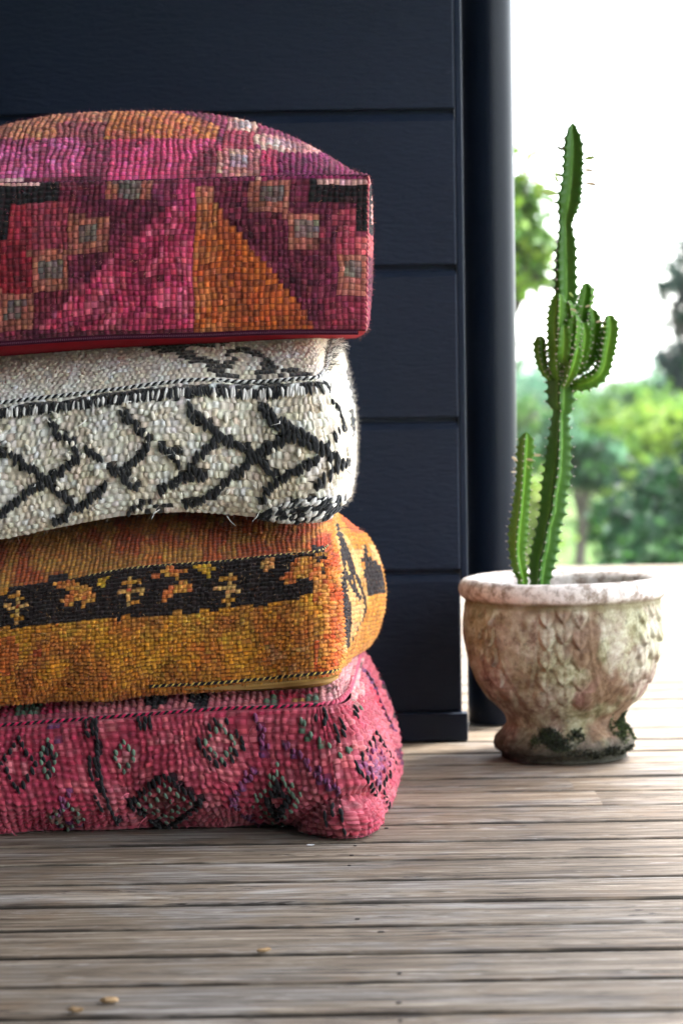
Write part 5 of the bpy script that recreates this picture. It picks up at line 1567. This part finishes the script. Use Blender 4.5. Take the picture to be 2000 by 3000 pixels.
def tree(name, label, cat, base, crowns, n, size, pal, group, trunk_r=.12, limbs=True, seed=1, clumps=40, leafy_base=False, trunk_pts=None):
    """crowns: list of (centre offset xyz from base, radii xyz); leaves gather in clumps through the crown's volume"""
    g = np.random.default_rng(seed)
    base = np.array([base[0], base[1], float(land(np.array(base[0]), np.array(base[1])))])
    root = empty(name, tuple(base)); tag(root, label, cat, group)
    # trunk and limbs
    Vs, Fs, offn = [], [], 0
    def add(P, R, sides=8):
        nonlocal offn
        v, f = tube_arrays(P, R, sides); Vs.append(v); Fs.append(f + offn); offn += len(v)
    tops = [base + np.array(c) for c, r in crowns]
    if trunk_pts is None:
        top = tops[0] + np.array([0, 0, crowns[0][1][2] * .3])
        trunk_pts = [base - [0, 0, .1], base + (top - base) * .35 + g.normal(0, trunk_r, 3) * [1, 1, 0], base + (top - base) * .7 + g.normal(0, trunk_r, 3) * [1, 1, 0], top]
    tp_ = resample(trunk_pts, 24)
    add(tp_, np.linspace(trunk_r, trunk_r * .25, 24))
    Pl, Cl = [], []
    pal = np.array([lin(c) for c in pal])
    tot = sum(r[0] * r[1] * r[2] for c, r in crowns)
    for (c, r), tc in zip(crowns, tops):
        r = np.array(r)
        m_ = max(6, int(clumps * (r[0] * r[1] * r[2] / tot)))
        d = g.normal(0, 1, (m_, 3)); d /= np.linalg.norm(d, axis=1, keepdims=True)
        rad = g.uniform(.25, 1.0, (m_, 1)) ** .5
        cc = tc + d * rad * r
        k = n * (r[0] * r[1] * r[2] / tot) / m_
        for q in cc:
            nn_ = int(k * g.uniform(.5, 1.5)) + 3
            sg = r.mean() * g.uniform(.14, .26)
            P = q + g.normal(0, 1, (nn_, 3)) * sg * np.array([1.1, 1.1, .75])
            Pl.append(P)
            tone = pal[g.integers(0, len(pal))] * g.uniform(.75, 1.25)
            Cl.append(tone * g.uniform(.7, 1.3, (nn_, 1)))
            if limbs:
                j = tp_[int(g.uniform(.35, .95) * 23)]
                mid = (j + q) / 2 + g.normal(0, .06, 3) * r.mean() + [0, 0, -.05 * r.mean()]
                add(resample([j, mid, q], 7), np.linspace(trunk_r * .28, trunk_r * .06, 7), 5)
    mesh_np('trunk', np.vstack(Vs), np.vstack(Fs), M['bark'], root)
    P = np.vstack(Pl); C = np.clip(np.vstack(Cl), .004, .6)
    nl = len(P)
    d = g.normal(0, 1, (nl, 3)); d[:, 2] -= .2; d /= np.linalg.norm(d, axis=1, keepdims=True)
    w = np.cross(d, g.normal(0, 1, (nl, 3))); w /= np.linalg.norm(w, axis=1, keepdims=True)
    s = size * g.uniform(.6, 1.4, (nl, 1))
    nrm = np.cross(d, w)
    V = np.stack([P, P + d * s * .45 + w * s * .26 + nrm * s * .05, P + d * s, P + d * s * .45 - w * s * .26 + nrm * s * .05], 1).reshape(-1, 3)
    Fq = np.arange(nl * 4).reshape(-1, 4)
    mesh_np('crown', V, Fq, M['leaf'], root, False, C)
    return root

def spot(px, Y):
    p = at(px, 1400, Y); return (p[0], Y)
GREENS = [(58, 92, 40), (74, 112, 46), (44, 76, 36), (90, 126, 52)]
DARK = [(34, 66, 38), (44, 80, 40), (28, 54, 34), (60, 98, 48)]
LIME = [(140, 166, 64), (152, 176, 80), (112, 148, 62), (126, 152, 64)]
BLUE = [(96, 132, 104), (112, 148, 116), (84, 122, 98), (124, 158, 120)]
def zof(py, Y, px=1750): return at(px, py, Y)[2]
# dark leafy shrub close behind the deck on the right
x, y = spot(1930, 14.5); b = float(land(np.array(x), np.array(y)))
tree('shrub', 'dense dark green leafy shrub close behind the deck', 'shrub', (x, y), [((0, 0, .50), (.30, .4, .40)), ((-.16, .1, .28), (.16, .3, .26)), ((.36, .1, .48), (.36, .4, .46))], 6000, .085, DARK + GREENS[:2], None, .05, seed=3, clumps=70)
x, y = spot(2080, 13.5)
tree('shrub', 'mid green bushy shrub half hidden past the dark shrub', 'shrub', (x, y), [((0, 0, .5), (.5, .5, .5))], 4000, .085, DARK, None, .05, seed=4, clumps=50)
# yellow green tree behind it
x, y = spot(1880, 23); b = float(land(np.array(x), np.array(y)))
tree('tree', 'bright yellow green rounded tree behind the dark shrub', 'tree', (x, y), [((0, 0, zof(1310, 23) - b), (.52, .6, .42)), ((.45, .2, zof(1270, 23) - b), (.5, .6, .35)), ((-.2, 0, zof(1270, 23) - b), (.32, .4, .28)), ((.2, 0, zof(1400, 23) - b), (.6, .6, .5))], 9000, .10, LIME + GREENS[3:], 'garden trees beyond the deck', .09, seed=6, clumps=80)
# slim dark trunked tree left of it
x, y = spot(1690, 19); b = float(land(np.array(x), np.array(y)))
tree('tree', 'slim dark trunked tree with a small shadowy crown beside the pale lawn', 'tree', (x, y), [((.10, 0, zof(1375, 19) - b), (.18, .2, .15)), ((-.12, 0, zof(1300, 19) - b), (.2, .2, .2)), ((.22, .1, zof(1330, 19) - b), (.15, .2, .16))], 2600, .075, DARK + BLUE[:1], 'garden trees beyond the deck', .055, seed=7, clumps=26)
# left tree whose branch reaches past the downpipe
x, y = spot(1380, 15); b = float(land(np.array(x), np.array(y)))
cr_l = [((at(px, py, 15)[0] - x, 0.0 + dy, at(px, py, 15)[2] - b), rad) for px, py, dy, rad in ((1400, 560, 0, (.35, .4, .4)), (1535, 560, 0, (.10, .2, .14)), (1550, 620, 0, (.11, .2, .12)), (1580, 715, -.1, (.13, .16, .10)), (1525, 800, 0, (.16, .2, .16)), (1605, 805, 0, (.10, .14, .07)), (1580, 770, .1, (.07, .1, .05)), (1430, 760, .2, (.3, .4, .35)))]
tree('tree', 'yellow green tree whose leafy branches reach out past the downpipe', 'tree', (x, y), cr_l, 6000, .08, [(110, 140, 48), (92, 124, 44), (132, 154, 58), (70, 104, 40)], 'garden trees beyond the deck', .09, seed=9, clumps=60)
# tall dark tree entering at the right
x, y = spot(2130, 24); b = float(land(np.array(x), np.array(y)))
cr_r = [((at(px, py, 24)[0] - x, dy, at(px, py, 24)[2] - b), rad) for px, py, dy, rad in ((2120, 860, 0, (.5, .6, .5)), (1972, 850, 0, (.14, .2, .14)), (1978, 930, 0, (.12, .2, .20)), (2050, 780, 0, (.3, .3, .25)), (1970, 1035, 0, (.22, .3, .12)), (2150, 1050, 0, (.6, .6, .5)), (2000, 790, 0, (.12, .15, .10)))]
tree('tree', 'tall dark blue green tree reaching in at the edge beside the bright sky', 'tree', (x, y), cr_r, 7000, .10, [(22, 46, 34), (30, 58, 40), (18, 36, 30)], 'garden trees beyond the deck', .14, seed=10, clumps=80)
# mid distance trees and far wood edge, each its own tree
rg_ = random.Random(12)
far_specs = [(1450, 46, 960, 60), (1535, 50, 985, 62), (1600, 44, 1090, 55), (1665, 52, 1070, 60), (1720, 60, 1085, 55), (1790, 56, 1105, 52), (1860, 58, 1118, 50), (1925, 55, 1085, 56), (1985, 52, 1050, 62), (2060, 50, 1030, 66), (2140, 54, 1000, 66),
             (1555, 34, 1170, 58), (1640, 36, 1190, 52), (1730, 38, 1160, 55), (1820, 40, 1150, 56), (1900, 37, 1140, 60), (1980, 36, 1130, 60), (2070, 35, 1120, 60)]
far_specs += [(px, Yd, top, 62) for px, Yd, top in ((700, 48, 1000), (860, 52, 1040), (1010, 47, 1010), (1150, 54, 1030), (1300, 50, 990), (2230, 52, 1020), (2330, 56, 1050), (2440, 50, 1010), (2560, 54, 1040), (2700, 49, 1000), (2840, 53, 1030), (1250, 36, 1150), (1400, 37, 1160), (2180, 38, 1130), (2300, 36, 1150), (2450, 39, 1120), (2620, 36, 1140))]
for i, (px, Yd, top, w) in enumerate(far_specs):
    x, y = spot(px, Yd); b = float(land(np.array(x), np.array(y)))
    zt = zof(top - 38, Yd, px); hw = w / F * Yd * 1.4
    hh = max(.8, (zt - b) * .45)
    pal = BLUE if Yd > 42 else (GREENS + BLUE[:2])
    crowns = [((0, 0, zt - b - hh * .62), (hw, hw, hh * .62)), ((-hw * .5, .2, zt - b - hh * 1.15), (hw * .8, hw, hh * .7)), ((hw * .55, 0, zt - b - hh * 1.25), (hw * .8, hw, hh * .7)), ((0, 0, hh * .55), (hw * 1.1, hw, hh * .6))]
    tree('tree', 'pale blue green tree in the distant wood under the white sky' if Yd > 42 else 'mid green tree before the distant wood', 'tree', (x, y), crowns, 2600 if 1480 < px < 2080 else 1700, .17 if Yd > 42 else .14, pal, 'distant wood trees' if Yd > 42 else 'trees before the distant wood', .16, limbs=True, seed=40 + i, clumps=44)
# low bushes on the lawn behind the cactus
for i, (px, Yd, top, w, pal) in enumerate(((1555, 17, 1420, 40, [(150, 164, 90), (120, 144, 66)]), (1760, 21, 1600, 60, GREENS), (1620, 24, 1330, 40, GREENS + BLUE[:1]), (1800, 26, 1440, 46, DARK))):
    x, y = spot(px, Yd); b = float(land(np.array(x), np.array(y)))
    zt = zof(top, Yd, px); hw = w / F * Yd; hh = max(.3, zt - b)
    tree('shrub', ['pale olive bush glimpsed between the two cactus stems', 'low green bush on the lawn behind the urn', 'mid green bush behind the tall cactus stem', 'shadowy bush beside the yellow green tree'][i], 'shrub', (x, y), [((0, 0, hh * .55), (hw, hw, hh * .5))], 2200, .085, pal, None, .04, seed=80 + i, clumps=26)

for i, (px, Yd, top, w) in enumerate(((2230, 15, 1330, 110), (2480, 17, 1300, 120), (1230, 20, 1320, 90), (2750, 16, 1320, 130))):
    x, y = spot(px, Yd); b = float(land(np.array(x), np.array(y)))
    zt = zof(top, Yd, px); hw = w / F * Yd * 1.3; hh = max(.5, zt - b)
    tree('shrub', 'broad green garden shrub standing on the lawn away from the deck', 'shrub', (x, y), [((0, 0, hh * .5), (hw, hw, hh * .5)), ((hw * .6, .1, hh * .4), (hw * .7, hw, hh * .4))], 3000, .09, GREENS + DARK[:2], 'garden shrubs on the open lawn', .05, seed=120 + i, clumps=36)

# ------------------------------------------------------------------ damp air over the garden
hz = bpy.data.materials.new('damp_air'); hz.use_nodes = True
ht = hz.node_tree; ht.nodes.clear()
ho = ht.nodes.new('ShaderNodeOutputMaterial'); hv = ht.nodes.new('ShaderNodeVolumePrincipled')
hv.inputs['Color'].default_value = (.90, .96, 1.0, 1); hv.inputs['Density'].default_value = .0005; hv.inputs['Anisotropy'].default_value = .2
ht.links.new(hv.outputs[0], ho.inputs['Volume'])
haze = bm_obj('haze', box_bm(-1300, 1300, -1300, 1300, -8, 9), hz)
tag(haze, None, None, None, 'stuff')
